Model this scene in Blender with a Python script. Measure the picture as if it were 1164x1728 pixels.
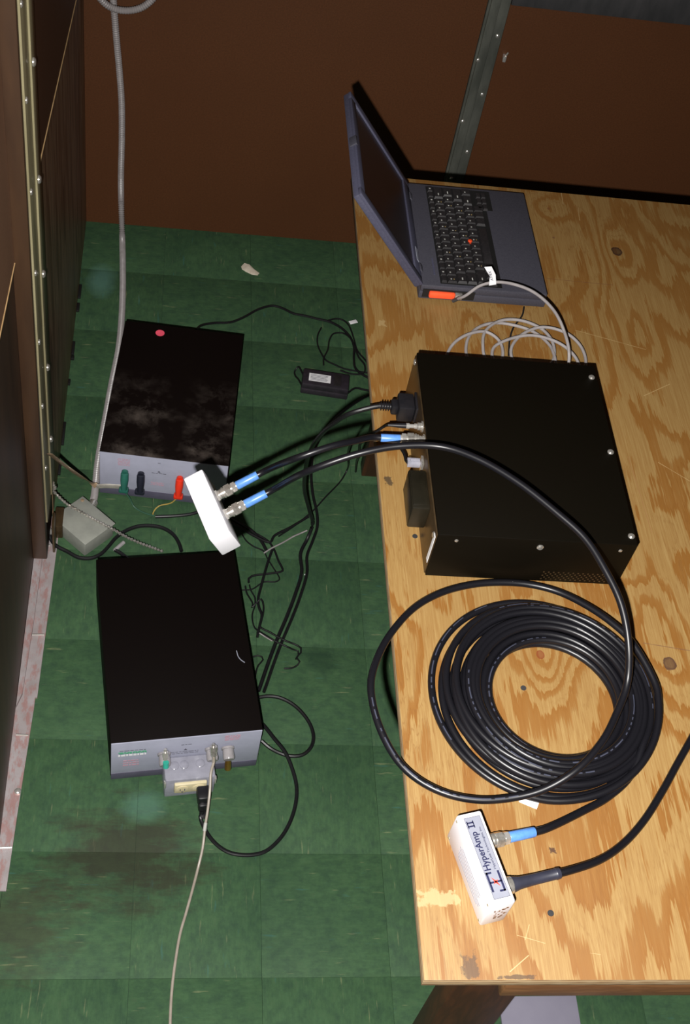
import bpy, bmesh, math, random
from math import sin, cos, radians, pi
from mathutils import Vector, Matrix

random.seed(7)
for o in list(bpy.data.objects):
    bpy.data.objects.remove(o)
S = bpy.context.scene
C = S.collection

# ------------------------------------------------------------------ camera, world, flash, exposure
YAW, PITCH, ROLL, FPX = 0.236383, 0.872130, 0.231400, 2124.87
CAM = Vector((0.214553, -2.769222, 2.209344))
FW = Vector((sin(YAW) * cos(PITCH), cos(YAW) * cos(PITCH), -sin(PITCH)))
_rt = Vector((cos(YAW), -sin(YAW), 0.0))
_up = _rt.cross(FW)
RT = _rt * cos(ROLL) + _up * sin(ROLL)
UP = _up * cos(ROLL) - _rt * sin(ROLL)
cd = bpy.data.cameras.new('camera')
cd.sensor_fit = 'VERTICAL'
cd.sensor_height = 24.0
cd.sensor_width = 24.0 * 1164 / 1728
cd.lens = FPX / 1728 * 24.0
cd.clip_start = 0.05
cam = bpy.data.objects.new('camera', cd)
C.objects.link(cam)
cam.matrix_world = Matrix(((RT.x, UP.x, -FW.x, CAM.x), (RT.y, UP.y, -FW.y, CAM.y), (RT.z, UP.z, -FW.z, CAM.z), (0, 0, 0, 1)))
S.camera = cam

w = bpy.data.worlds.new('world')
S.world = w
w.use_nodes = True
w.node_tree.nodes['Background'].inputs['Color'].default_value = (0.9, 0.8, 0.75, 1)
w.node_tree.nodes['Background'].inputs['Strength'].default_value = 0.025

# the camera's flash, 9 cm beside the lens
fl = bpy.data.lights.new('flash', 'SPOT')
fl.energy = 340
fl.color = (1.0, 0.97, 0.93)
fl.shadow_soft_size = 0.010
fl.spot_size = radians(92)
fl.spot_blend = 0.8
flo = bpy.data.objects.new('flash', fl)
C.objects.link(flo)
fpos = CAM - RT * 0.050 - UP * 0.070
aim = FW + RT * 0.04 - UP * 0.06
flo.matrix_world = Matrix.Translation(fpos) @ aim.to_track_quat('-Z', 'Y').to_matrix().to_4x4()

S.view_settings.view_transform = 'Standard'
S.view_settings.look = 'None'
S.view_settings.exposure = 0.0
S.view_settings.gamma = 1.0
S.view_settings.use_curve_mapping = False

H = 0.7548          # table top height


def ray(px, py):
    return FW + RT * ((px - 582) / FPX) - UP * ((py - 864) / FPX)


def P(px, py, z):   # point of the photograph at a known height
    d = ray(px, py)
    return CAM + d * ((z - CAM.z) / d.z)


def PX(px, py, x):
    d = ray(px, py)
    return CAM + d * ((x - CAM.x) / d.x)


def PY(px, py, y):
    d = ray(px, py)
    return CAM + d * ((y - CAM.y) / d.y)


# ------------------------------------------------------------------ materials
MATS = {}


def nd(nt, t, **kw):
    n = nt.nodes.new(t)
    for k, v in kw.items():
        if k in n.inputs:
            n.inputs[k].default_value = v
        else:
            setattr(n, k, v)
    return n


def mth(nt, op, a, b=None, c=None):
    n = nt.nodes.new('ShaderNodeMath')
    n.operation = op
    for i, v in enumerate((a, b, c)):
        if v is None:
            continue
        if isinstance(v, (int, float)):
            n.inputs[i].default_value = v
        else:
            nt.links.new(v, n.inputs[i])
    return n.outputs[0]


def ramp(nt, fac, stops, interp='LINEAR'):
    n = nt.nodes.new('ShaderNodeValToRGB')
    n.color_ramp.interpolation = interp
    el = n.color_ramp.elements
    while len(el) < len(stops):
        el.new(0.5)
    for e, (p, c) in zip(el, stops):
        e.position = p
        e.color = (*c, 1)
    nt.links.new(fac, n.inputs[0])
    return n.outputs[0]


def mixc(nt, fac, a, b, mode='MIX'):
    n = nt.nodes.new('ShaderNodeMix')
    n.data_type = 'RGBA'
    n.blend_type = mode
    for i, v in ((0, fac), (6, a), (7, b)):
        if isinstance(v, (int, float)):
            n.inputs[i].default_value = v
        elif isinstance(v, tuple):
            n.inputs[i].default_value = (*v, 1)
        else:
            nt.links.new(v, n.inputs[i])
    return n.outputs[2]


def coords(nt, scale=(1, 1, 1), kind='Object', loc=(0, 0, 0)):
    t = nt.nodes.new('ShaderNodeTexCoord')
    m = nt.nodes.new('ShaderNodeMapping')
    m.inputs['Scale'].default_value = scale
    m.inputs['Location'].default_value = loc
    if kind == 'World':
        g = nt.nodes.new('ShaderNodeNewGeometry')
        nt.links.new(g.outputs['Position'], m.inputs[0])
    else:
        nt.links.new(t.outputs[kind], m.inputs[0])
    return m.outputs[0]


def noise(nt, vec, scale, detail=3, rough=0.55, dist=0.0):
    n = nt.nodes.new('ShaderNodeTexNoise')
    n.inputs['Scale'].default_value = scale
    n.inputs['Detail'].default_value = detail
    n.inputs['Roughness'].default_value = rough
    n.inputs['Distortion'].default_value = dist
    nt.links.new(vec, n.inputs['Vector'])
    return n.outputs['Fac']


def bump(nt, bsdf, h, strength=0.2, dist=0.001):
    b = nt.nodes.new('ShaderNodeBump')
    b.inputs['Strength'].default_value = strength
    b.inputs['Distance'].default_value = dist
    nt.links.new(h, b.inputs['Height'])
    nt.links.new(b.outputs[0], bsdf.inputs['Normal'])


def base(name, rough=0.5, metal=0.0, spec=0.5):
    m = bpy.data.materials.new(name)
    m.use_nodes = True
    nt = m.node_tree
    b = nt.nodes['Principled BSDF']
    b.inputs['Roughness'].default_value = rough
    b.inputs['Metallic'].default_value = metal
    b.inputs['Specular IOR Level'].default_value = spec
    MATS[name] = m
    return m, nt, b


def simple(name, c1, c2=None, rough=0.5, metal=0.0, spec=0.5, scale=30, stretch=(1, 1, 1), bmp=0.0, lo=.35, hi=.65, detail=4):
    m, nt, b = base(name, rough, metal, spec)
    c2 = c2 or tuple(x * 0.75 for x in c1)
    v = coords(nt, stretch)
    n = noise(nt, v, scale, detail)
    nt.links.new(ramp(nt, n, [(lo, c1), (hi, c2)]), b.inputs['Base Color'])
    if bmp:
        bump(nt, b, n, bmp)
    return m


simple('black_paint', (.0042, .0026, .0022), (.003, .0019, .0017), rough=.6, spec=.08, scale=900, bmp=.05)
simple('box_cover', (.0040, .0030, .0015), (.003, .0022, .0012), rough=.5, spec=.10, scale=900, bmp=.04)
simple('rear_metal', (.10, .065, .032), (.075, .048, .024), rough=.35, metal=.6, scale=60)
simple('black_plastic', (.012, .011, .013), (.008, .008, .010), rough=.38, spec=.4, scale=80)
simple('adapter_plastic', (.020, .015, .022), (.012, .010, .014), rough=.55, scale=80)
simple('module_black', (.012, .010, .006), (.008, .007, .004), rough=.35, scale=40)
simple('cord_black', (.008, .008, .009), (.006, .006, .007), rough=.38, spec=.4, scale=80)
simple('panel_grey', (.36, .37, .47), (.33, .34, .43), rough=.55, scale=40)
simple('panel_base', (.085, .08, .12), (.07, .065, .10), rough=.5, scale=30)
simple('laptop_shell', (.046, .045, .058), (.038, .037, .049), rough=.55, spec=.35, scale=400, bmp=.03)
simple('laptop_bezel', (.060, .060, .092), (.05, .05, .08), rough=.5, spec=.35, scale=300)
simple('lcd_dark', (.014, .007, .006), (.010, .006, .005), rough=.30, scale=5)
simple('key_black', (.018, .016, .017), (.013, .012, .013), rough=.4, scale=200)
simple('key_well', (.005, .005, .005), rough=.6)
simple('legend_white', (.45, .45, .42), rough=.6)
simple('legend_amber', (.30, .22, .08), rough=.6)
simple('red_rubber', (.75, .06, .01), rough=.5)
simple('orange_card', (.90, .10, .03), (.8, .08, .025), rough=.4, scale=50)
simple('chrome', (.85, .82, .78), (.70, .67, .63), rough=.16, metal=.75, scale=60)
simple('nickel', (.74, .71, .66), (.5, .47, .42), rough=.22, metal=.8, scale=200)
simple('brass', (.55, .33, .08), (.4, .22, .05), rough=.3, metal=.9)
simple('zinc', (.36, .32, .19), (.24, .21, .12), rough=.42, metal=.25, scale=25, stretch=(1, 1, .25))
simple('zinc_dark', (.075, .072, .075), (.05, .05, .052), rough=.5, metal=.5, scale=30, stretch=(1, 1, .3))
simple('white_enamel', (.74, .73, .77), (.71, .70, .74), rough=.45, spec=.4, scale=20)
simple('white_paper', (.78, .78, .80), (.7, .7, .72), rough=.8, scale=60)
simple('label_silver', (.25, .26, .315), (.23, .24, .29), rough=.45, scale=60)
simple('ink_navy', (.012, .014, .06), rough=.6)
simple('ink_grey', (.20, .20, .24), rough=.6)
simple('ink_red', (.75, .05, .02), rough=.6)
simple('ink_orange', (.85, .25, .06), rough=.6)
simple('print_pink', (.48, .24, .30), (.38, .26, .32), rough=.7, scale=300)
simple('print_green', (.05, .30, .15), (.08, .34, .2), rough=.7, scale=300)
simple('print_dark', (.10, .10, .13), rough=.7)
simple('ivory', (.62, .55, .36), (.55, .48, .30), rough=.4)
simple('blue_sleeve', (.10, .25, .62), (.08, .21, .54), rough=.35, scale=200, bmp=.1)
simple('grey_sleeve', (.028, .029, .045), (.022, .023, .036), rough=.4, scale=60)
simple('grey_cable', (.27, .25, .25), (.22, .20, .20), rough=.35, scale=50)
simple('test_cable', (.34, .30, .25), (.28, .24, .20), rough=.4, scale=50)
simple('zinc_back', (.17, .175, .15), (.10, .105, .09), rough=.45, metal=.5, scale=30, stretch=(1, 1, .3))
simple('box_zinc', (.34, .35, .31), (.27, .28, .25), rough=.55, metal=.3, scale=25)
simple('copper', (.36, .26, .17), (.17, .10, .06), rough=.28, metal=.3, scale=40)
simple('tin_strap', (.55, .52, .46), (.4, .37, .32), rough=.35, metal=.6, scale=60)
simple('plug_green', (.02, .12, .09), rough=.4)
simple('plug_black', (.012, .014, .025), rough=.4)
simple('plug_red', (.75, .035, .012), rough=.4)
simple('wire_yellow', (.42, .30, .07), rough=.5)
simple('wire_green', (.03, .10, .06), rough=.5)
simple('sticker_pink', (.95, .10, .17), rough=.6)
simple('teal_cap', (.04, .42, .32), rough=.4)
simple('scrap', (.70, .64, .52), (.55, .48, .38), rough=.85, scale=60, bmp=.5)
simple('tray_grey', (.23, .22, .28), (.20, .19, .25), rough=.6, scale=10)
simple('dirt', (.03, .012, .005), rough=.9)
simple('grout', (.014, .034, .020), rough=.9)


def clear_mat(name, col, alpha):
    m, nt, b = base(name, .18, 0, .5)
    v = coords(nt)
    n = noise(nt, v, 60)
    nt.links.new(ramp(nt, n, [(.3, col), (.7, tuple(x * .8 for x in col))]), b.inputs['Base Color'])
    b.inputs['Alpha'].default_value = alpha


clear_mat('clear_plastic', (.42, .42, .50), .62)
clear_mat('frosted_plastic', (.36, .34, .35), .85)


def wood_dark(name, c1, c2, st):
    m, nt, b = base(name, .5)
    v = coords(nt, st, 'World')
    n = noise(nt, v, 12, 5, .6, .6)
    nt.links.new(ramp(nt, n, [(.3, c1), (.5, c2), (.7, c1)]), b.inputs['Base Color'])
    bump(nt, b, n, .15)


wood_dark('leg_wood', (.055, .018, .006), (.028, .010, .004), (3, 3, .6))
wood_dark('rail_wood', (.21, .095, .035), (.12, .05, .018), (.6, 4, 4))


# green asphalt tile: streaks run along the tile's own axis
def tile_mat():
    m, nt, b = base('floor_tile', .62, 0, .16)
    t = nt.nodes.new('ShaderNodeTexCoord')
    oi = nt.nodes.new('ShaderNodeObjectInfo')
    add = nt.nodes.new('ShaderNodeVectorMath'); add.operation = 'ADD'
    sc = nt.nodes.new('ShaderNodeVectorMath'); sc.operation = 'SCALE'
    comb = nt.nodes.new('ShaderNodeCombineXYZ')
    for i in range(3):
        nt.links.new(oi.outputs['Random'], comb.inputs[i])
    nt.links.new(comb.outputs[0], sc.inputs[0]); sc.inputs['Scale'].default_value = 37.0
    nt.links.new(t.outputs['Object'], add.inputs[0]); nt.links.new(sc.outputs[0], add.inputs[1])

    def mp(s):
        q = nt.nodes.new('ShaderNodeMapping'); q.inputs['Scale'].default_value = s
        nt.links.new(add.outputs[0], q.inputs[0]); return q.outputs[0]
    fine = noise(nt, mp((190, 42, 1)), 1, 4, .65)
    c = ramp(nt, fine, [(.2, (.038, .082, .037)), (.5, (.045, .097, .044)), (.8, (.053, .114, .052))])
    # per tile tone
    tone = mth(nt, 'ADD', mth(nt, 'MULTIPLY', oi.outputs['Random'], .05), .97)
    # pale flecks, dark flecks
    fl1 = noise(nt, mp((150, 16, 1)), 1, 2, .5)
    f1 = ramp(nt, fl1, [(.68, (0, 0, 0)), (.75, (1, 1, 1))])
    c = mixc(nt, mth(nt, 'MULTIPLY', f1, .7), c, (.17, .20, .10))
    iso = noise(nt, mp((55, 40, 1)), 1, 4, .7)
    c = mixc(nt, ramp(nt, iso, [(.42, (0, 0, 0)), (.70, (.55, .55, .55))]), c, (.020, .042, .030))
    c = mixc(nt, ramp(nt, iso, [(.25, (.5, .5, .5)), (.42, (0, 0, 0))]), c, (.060, .10, .052))
    fl2 = noise(nt, mp((95, 14, 3)), 1, 2, .5)
    f2 = ramp(nt, fl2, [(.24, (1, 1, 1)), (.31, (0, 0, 0))])
    c = mixc(nt, mth(nt, 'MULTIPLY', f2, .5), c, (.04, .12, .10))
    # cloudy wear and scuffs on the world position
    wv = coords(nt, (1, 1, 1), 'World')
    cl = noise(nt, wv, 5.5, 4, .6)
    c = mixc(nt, ramp(nt, cl, [(.42, (0, 0, 0)), (.75, (.35, .35, .35))]), c, (.012, .036, .022))
    g = nt.nodes.new('ShaderNodeSeparateXYZ'); nt.links.new(wv, g.inputs[0])

    def spot(x, y, rx, ry, jag=.8, ns=16):
        dx = mth(nt, 'DIVIDE', mth(nt, 'SUBTRACT', g.outputs[0], x), rx)
        dy = mth(nt, 'DIVIDE', mth(nt, 'SUBTRACT', g.outputs[1], y), ry)
        d = mth(nt, 'SQRT', mth(nt, 'ADD', mth(nt, 'MULTIPLY', dx, dx), mth(nt, 'MULTIPLY', dy, dy)))
        nn = noise(nt, coords(nt, (.35, 1, 1), 'World'), ns, 5, .7)
        d = mth(nt, 'ADD', d, mth(nt, 'MULTIPLY', mth(nt, 'SUBTRACT', nn, .5), jag * 3))
        return ramp(nt, d, [(.35, (1, 1, 1)), (1.0, (0, 0, 0))])
    c = mixc(nt, mth(nt, 'MULTIPLY', spot(.20, -1.80, .17, .12, .9, 22), .75), c, (.030, .026, .018))
    c = mixc(nt, mth(nt, 'MULTIPLY', spot(.02, -1.93, .12, .10, .9, 22), .5), c, (.040, .030, .020))
    c = mixc(nt, mth(nt, 'MULTIPLY', spot(.57, -1.36, .05, .04, .6, 40), .5), c, (.010, .025, .017))
    c = mixc(nt, mth(nt, 'MULTIPLY', spot(.225, -1.70, .05, .04, .4), .35), c, (.10, .22, .17))
    c = mixc(nt, mth(nt, 'MULTIPLY', spot(.055, -.235, .045, .07, .25), .55), c, (.11, .24, .20))
    hsv = nt.nodes.new('ShaderNodeHueSaturation')
    nt.links.new(tone, hsv.inputs['Value']); nt.links.new(c, hsv.inputs['Color'])
    nt.links.new(hsv.outputs[0], b.inputs['Base Color'])


tile_mat()


def hardboard(name, ca, cb, rough=.55):
    m, nt, b = base(name, rough, 0, .3)
    v = coords(nt, (1, 1, 1), 'World')
    n = noise(nt, v, 260, 3, .7)
    n2 = noise(nt, v, 3.0, 3, .6)
    c = ramp(nt, n, [(.3, ca), (.7, cb)])
    c = mixc(nt, ramp(nt, n2, [(.35, (0, 0, 0)), (.7, (.5, .5, .5))]), c, tuple(x * .7 for x in ca))
    nt.links.new(c, b.inputs['Base Color'])
    bump(nt, b, n, .1)


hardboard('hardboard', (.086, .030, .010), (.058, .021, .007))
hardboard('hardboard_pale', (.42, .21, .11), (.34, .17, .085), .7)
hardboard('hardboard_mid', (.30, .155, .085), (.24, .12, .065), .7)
simple('panel_edge', (.50, .32, .15), (.4, .25, .11), rough=.8)


def left_panel():
    m, nt, b = base('old_panel', .45, 0, .4)
    v = coords(nt, (1, 9, .8), 'World')
    n = noise(nt, v, 3.5, 5, .65, .8)
    c = ramp(nt, n, [(.30, (.05, .022, .010)), (.45, (.11, .045, .018)), (.56, (.24, .15, .09)), (.70, (.05, .022, .010))])
    nt.links.new(c, b.inputs['Base Color'])
    bump(nt, b, n, .1)


left_panel()
simple('front_panel_brown', (.075, .035, .016), (.045, .020, .009), rough=.5, scale=9, stretch=(1, 2.5, .5), bmp=.1)
simple('batten_brown', (.05, .024, .011), (.03, .014, .007), rough=.5, scale=20, stretch=(1, 1, .2))


# metal tape along the floor: pale metal with worn red print
def tape_mat():
    m, nt, b = base('floor_flange', .45, .25, .5)
    v = coords(nt, (1, 1, 1), 'World')
    n = noise(nt, v, 30, 4)
    c = ramp(nt, n, [(.3, (.40, .36, .37)), (.7, (.32, .28, .28))])
    g = nt.nodes.new('ShaderNodeSeparateXYZ'); nt.links.new(v, g.inputs[0])
    n2 = noise(nt, coords(nt, (1, .35, 1), 'World'), 75, 4, .7)
    mk = ramp(nt, n2, [(.48, (0, 0, 0)), (.60, (1, 1, 1))])
    c = mixc(nt, mth(nt, 'MULTIPLY', mk, .55), c, (.34, .13, .11))
    nt.links.new(c, b.inputs['Base Color'])
    bump(nt, b, n2, .15)


tape_mat()


# rotary-cut fir plywood
def plywood():
    m, nt, b = base('plywood', .5, 0, .3)
    w0 = coords(nt, (1, 1, 1), 'World')
    g = nt.nodes.new('ShaderNodeSeparateXYZ'); nt.links.new(w0, g.inputs[0])
    X, Y = g.outputs[0], g.outputs[1]
    # broad figure, stretched along the grain (y)
    big = noise(nt, coords(nt, (1.0, .45, 1), 'World', (3.3, 1.7, 0)), 4.8, 2.4, .5, .5)
    fld = mth(nt, 'MULTIPLY', big, 8.5)
    fld = mth(nt, 'ADD', fld, mth(nt, 'MULTIPLY', X, 3.0))

    def knot(kx, ky, sx, sy, amp):
        dx = mth(nt, 'DIVIDE', mth(nt, 'SUBTRACT', X, kx), sx)
        dy = mth(nt, 'DIVIDE', mth(nt, 'SUBTRACT', Y, ky), sy)
        d2 = mth(nt, 'ADD', mth(nt, 'MULTIPLY', dx, dx), mth(nt, 'MULTIPLY', dy, dy))
        return mth(nt, 'MULTIPLY', mth(nt, 'EXPONENT', mth(nt, 'MULTIPLY', d2, -1.0)), amp), d2
    for kx, ky, sx, sy, amp in KN:
        a, _ = knot(kx, ky, sx, sy, amp)
        fld = mth(nt, 'ADD', fld, a)
    jag = noise(nt, coords(nt, (150, 7, 1), 'World'), 1, 3, .7)
    jag2 = noise(nt, coords(nt, (28, 5, 1), 'World'), 1, 2, .6)
    f2 = mth(nt, 'ADD', fld, mth(nt, 'ADD', mth(nt, 'MULTIPLY', mth(nt, 'SUBTRACT', jag, .5), 1.1), mth(nt, 'MULTIPLY', mth(nt, 'SUBTRACT', jag2, .5), .5)))
    fr = mth(nt, 'FRACT', f2)
    wd = noise(nt, w0, 5.0, 1, .5)   # how wide the orange zones are
    fr2 = mth(nt, 'ADD', fr, mth(nt, 'MULTIPLY', mth(nt, 'SUBTRACT', wd, .5), .9))
    band = ramp(nt, fr2, [(.36, (0, 0, 0)), (.46, (.8, .8, .8)), (.80, (1, 1, 1)), (.85, (0, 0, 0))])
    pale = (.300, .190, .068); deep = (.205, .082, .013)
    fine = noise(nt, coords(nt, (420, 12, 1), 'World'), 1, 4, .7)
    c = mixc(nt, band, pale, deep)
    c = mixc(nt, ramp(nt, fine, [(.40, (.45, .45, .45)), (.62, (0, 0, 0))]), c, (.19, .083, .018))
    c = mixc(nt, ramp(nt, fine, [(.58, (0, 0, 0)), (.80, (.5, .5, .5))]), c, (.37, .26, .115))
    # flash falloff painted as brown towards the wall end; patchy brown wear over it
    gl = noise(nt, w0, 2.2, 3, .6)
    falloff = mth(nt, 'MULTIPLY', ramp(nt, mth(nt, 'MULTIPLY', mth(nt, 'ADD', Y, 2.3), .7), [(.1, (0, 0, 0)), (.9, (1, 1, 1))]), .34)
    c = mixc(nt, falloff, c, (.185, .098, .030))
    c = mixc(nt, ramp(nt, gl, [(.45, (0, 0, 0)), (.8, (.3, .3, .3))]), c, (.20, .10, .028))
    # thin dark contour lines
    ln = ramp(nt, mth(nt, 'FRACT', mth(nt, 'MULTIPLY', f2, 3.0)), [(.0, (1, 1, 1)), (.16, (0, 0, 0)), (.9, (0, 0, 0)), (1.0, (1, 1, 1))])
    fadeln = ramp(nt, noise(nt, w0, 3.5, 2), [(.42, (0, 0, 0)), (.62, (.5, .5, .5))])
    c = mixc(nt, mth(nt, 'MULTIPLY', ln, fadeln), c, (.15, .06, .013))
    # knots
    for (kx, ky, r, col, st) in KNOTS:
        _, d2 = knot(kx, ky, r, r * 1.25, 1)
        nn = noise(nt, w0, 60, 3, .6)
        dd = mth(nt, 'ADD', d2, mth(nt, 'MULTIPLY', mth(nt, 'SUBTRACT', nn, .5), 1.6))
        c = mixc(nt, mth(nt, 'MULTIPLY', ramp(nt, dd, [(.25, (.75, .75, .75)), (.75, (1, 1, 1)), (1.5, (0, 0, 0))]), st), c, col)
    # glue residue, stains, scratches
    for (kx, ky, rx, ry, col, st) in SPOTS:
        dx = mth(nt, 'ABSOLUTE', mth(nt, 'DIVIDE', mth(nt, 'SUBTRACT', X, kx), rx))
        dy = mth(nt, 'ABSOLUTE', mth(nt, 'DIVIDE', mth(nt, 'SUBTRACT', Y, ky), ry))
        d = mth(nt, 'MAXIMUM', dx, dy)
        d = mth(nt, 'ADD', d, mth(nt, 'MULTIPLY', mth(nt, 'SUBTRACT', noise(nt, w0, 75, 5, .75), .5), 3.2))
        c = mixc(nt, mth(nt, 'MULTIPLY', ramp(nt, d, [(.75, (1, 1, 1)), (1.25, (0, 0, 0))]), st), c, col)
    for (p0, p1, wl, col) in SCR:
        ax, ay = p0; bx, by = p1
        L = math.hypot(bx - ax, by - ay); ux, uy = (bx - ax) / L, (by - ay) / L
        rx = mth(nt, 'SUBTRACT', X, ax); ry = mth(nt, 'SUBTRACT', Y, ay)
        al = mth(nt, 'ADD', mth(nt, 'MULTIPLY', rx, ux), mth(nt, 'MULTIPLY', ry, uy))
        ac = mth(nt, 'ABSOLUTE', mth(nt, 'SUBTRACT', mth(nt, 'MULTIPLY', rx, uy), mth(nt, 'MULTIPLY', ry, ux)))
        ac = mth(nt, 'ADD', ac, mth(nt, 'MULTIPLY', mth(nt, 'ABSOLUTE', mth(nt, 'SUBTRACT', noise(nt, w0, 25, 2), .5)), .002))
        ins = mth(nt, 'MULTIPLY', mth(nt, 'GREATER_THAN', al, 0.0), mth(nt, 'LESS_THAN', al, L))
        c = mixc(nt, mth(nt, 'MULTIPLY', mth(nt, 'MULTIPLY', mth(nt, 'LESS_THAN', ac, wl), ins), .7), c, col)
    nt.links.new(c, b.inputs['Base Color'])
    bump(nt, b, fine, .12, .0006)


def wxy(px, py):
    q = P(px, py, H)
    return (q.x, q.y)


_k1, _k2, _k3, _k4, _k5 = wxy(1130, 1120), wxy(1041, 424), wxy(925, 352), wxy(912, 1105), wxy(1075, 560)
KN = [(*_k1, .045, .10, 3.2), (*_k2, .035, .08, 2.6), (*_k3, .035, .04, 1.5), (*_k4, .035, .09, 3.0), (*_k5, .05, .12, 2.4)]
KNOTS = [(*_k1, .0105, (.065, .032, .020), 1.0), (*_k2, .011, (.035, .016, .010), 1.0), (*_k4, .006, (.16, .035, .012), .9),
         (*wxy(925, 352), .0025, (.15, .05, .02), .8), (*wxy(934, 401), .0025, (.12, .05, .03), .8)]
SPOTS = [(*wxy(738, 1515), .026, .010, (.38, .28, .135), .75), (*wxy(655, 811), .006, .009, (.05, .035, .022), .85),
         (*wxy(870, 1649), .024, .0025, (.055, .028, .014), .8), (*wxy(792, 1630), .010, .014, (.05, .03, .018), .7),
         (*wxy(932, 1435), .004, .004, (.05, .02, .012), .9), (*wxy(644, 545), .006, .007, (.38, .28, .135), .5)]
SCR = [(wxy(922, 470), wxy(1035, 481), .0007, (.14, .06, .03)), (wxy(872, 1578), wxy(920, 1592), .0005, (.44, .33, .16)),
       (wxy(893, 1560), wxy(886, 1586), .0005, (.44, .33, .16)), (wxy(970, 557), wxy(1090, 590), .0006, (.42, .29, .13)),
       (wxy(1085, 1085), wxy(1164, 1098), .0008, (.14, .07, .04)), (wxy(1110, 780), wxy(1164, 812), .0007, (.42, .29, .13)),
       (wxy(1060, 770), wxy(1100, 900), .0006, (.25, .12, .05)), (wxy(1086, 668), wxy(1130, 648), .0007, (.42, .29, .13)),
       (wxy(946, 320), wxy(950, 345), .0008, (.44, .32, .16)), (wxy(975, 350), wxy(978, 372), .0008, (.44, .32, .16)),
       (wxy(995, 1608), wxy(1014, 1611), .0005, (.44, .33, .16)), (wxy(860, 1640), wxy(892, 1612), .0006, (.48, .36, .18))]
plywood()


def ply_edge():
    m, nt, b = base('plywood_edge', .7)
    v = coords(nt, (1, 1, 1), 'World')
    g = nt.nodes.new('ShaderNodeSeparateXYZ'); nt.links.new(v, g.inputs[0])
    lay = mth(nt, 'FRACT', mth(nt, 'MULTIPLY', g.outputs[2], 1 / .0072))
    c = ramp(nt, lay, [(.0, (.42, .29, .15)), (.48, (.36, .23, .11)), (.52, (.16, .09, .04)), (.95, (.22, .13, .06))])
    n = noise(nt, coords(nt, (40, 40, 300), 'World'), 1, 3)
    c = mixc(nt, ramp(nt, n, [(.4, (0, 0, 0)), (.7, (.6, .6, .6))]), c, (.44, .35, .22))
    nt.links.new(c, b.inputs['Base Color'])
    bump(nt, b, n, .3)


ply_edge()


# coax jacket with a dashed printed legend along the top (u = metres along, v = around)
def coax_mat():
    m, nt, b = base('coax_jacket', .36, 0, .42)
    uv = nt.nodes.new('ShaderNodeUVMap')
    g = nt.nodes.new('ShaderNodeSeparateXYZ'); nt.links.new(uv.outputs[0], g.inputs[0])
    U, V = g.outputs[0], g.outputs[1]
    blk = mth(nt, 'GREATER_THAN', mth(nt, 'FRACT', mth(nt, 'MULTIPLY', U, 1 / 1.3)), .80)
    cell = mth(nt, 'FLOOR', mth(nt, 'MULTIPLY', U, 1 / .0045))
    wn = nt.nodes.new('ShaderNodeTexWhiteNoise'); wn.noise_dimensions = '1D'
    nt.links.new(cell, wn.inputs['W'])
    on = mth(nt, 'GREATER_THAN', wn.outputs['Value'], .35)
    bv = mth(nt, 'LESS_THAN', mth(nt, 'ABSOLUTE', mth(nt, 'SUBTRACT', V, .28)), .026)
    k = mth(nt, 'MULTIPLY', mth(nt, 'MULTIPLY', blk, on), bv)
    c = mixc(nt, mth(nt, 'MULTIPLY', k, .8), (.0060, .0058, .008), (.055, .06, .09))
    nt.links.new(c, b.inputs['Base Color'])


coax_mat()


# ------------------------------------------------------------------ mesh helpers
def add_box(bm, x0, x1, y0, y1, z0, z1, bev=0.0, M=None):
    M = M or Matrix()
    r = bmesh.ops.create_cube(bm, size=1.0)
    vs = r['verts']
    for v in vs:
        v.co = Vector(((x0 + x1) / 2 + v.co.x * (x1 - x0), (y0 + y1) / 2 + v.co.y * (y1 - y0), (z0 + z1) / 2 + v.co.z * (z1 - z0)))
    if bev:
        es = list({e for v in vs for e in v.link_edges})
        q = bmesh.ops.bevel(bm, geom=es, offset=bev, segments=2, affect='EDGES', profile=.5)
        vs = list({v for f in q['faces'] for v in f.verts} | {v for v in vs if v.is_valid})
    for v in vs:
        v.co = M @ v.co
    return bm


def box_bm(*a, **k):
    return add_box(bmesh.new(), *a, **k)


def frame_of(d):
    d = d.normalized()
    a = Vector((0, 0, 1)) if abs(d.z) < .9 else Vector((1, 0, 0))
    u = d.cross(a).normalized()
    return d, u, u.cross(d)


def add_lathe(bm, p0, d, prof, n=20, hexes=()):
    """prof: (distance along d, radius) ; closes both ends; a radius given as ('h', r) is hexagonal"""
    d, u, v = frame_of(d)
    rings = []
    for s, r in prof:
        hx = isinstance(r, tuple)
        rr = r[1] if hx else r
        ring = []
        for i in range(n):
            a = 2 * pi * i / n
            q = rr
            if hx:
                k = (a % (pi / 3)) - pi / 6
                q = rr * cos(pi / 6) / cos(k)
            ring.append(bm.verts.new(p0 + d * s + (u * cos(a) + v * sin(a)) * q))
        rings.append(ring)
    for a, b in zip(rings, rings[1:]):
        for i in range(n):
            bm.faces.new((a[i], a[(i + 1) % n], b[(i + 1) % n], b[i]))
    bm.faces.new(rings[0][::-1]); bm.faces.new(rings[-1])
    return bm


def lathe(p0, d, prof, n=20):
    return add_lathe(bmesh.new(), Vector(p0), Vector(d), prof, n)


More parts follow.
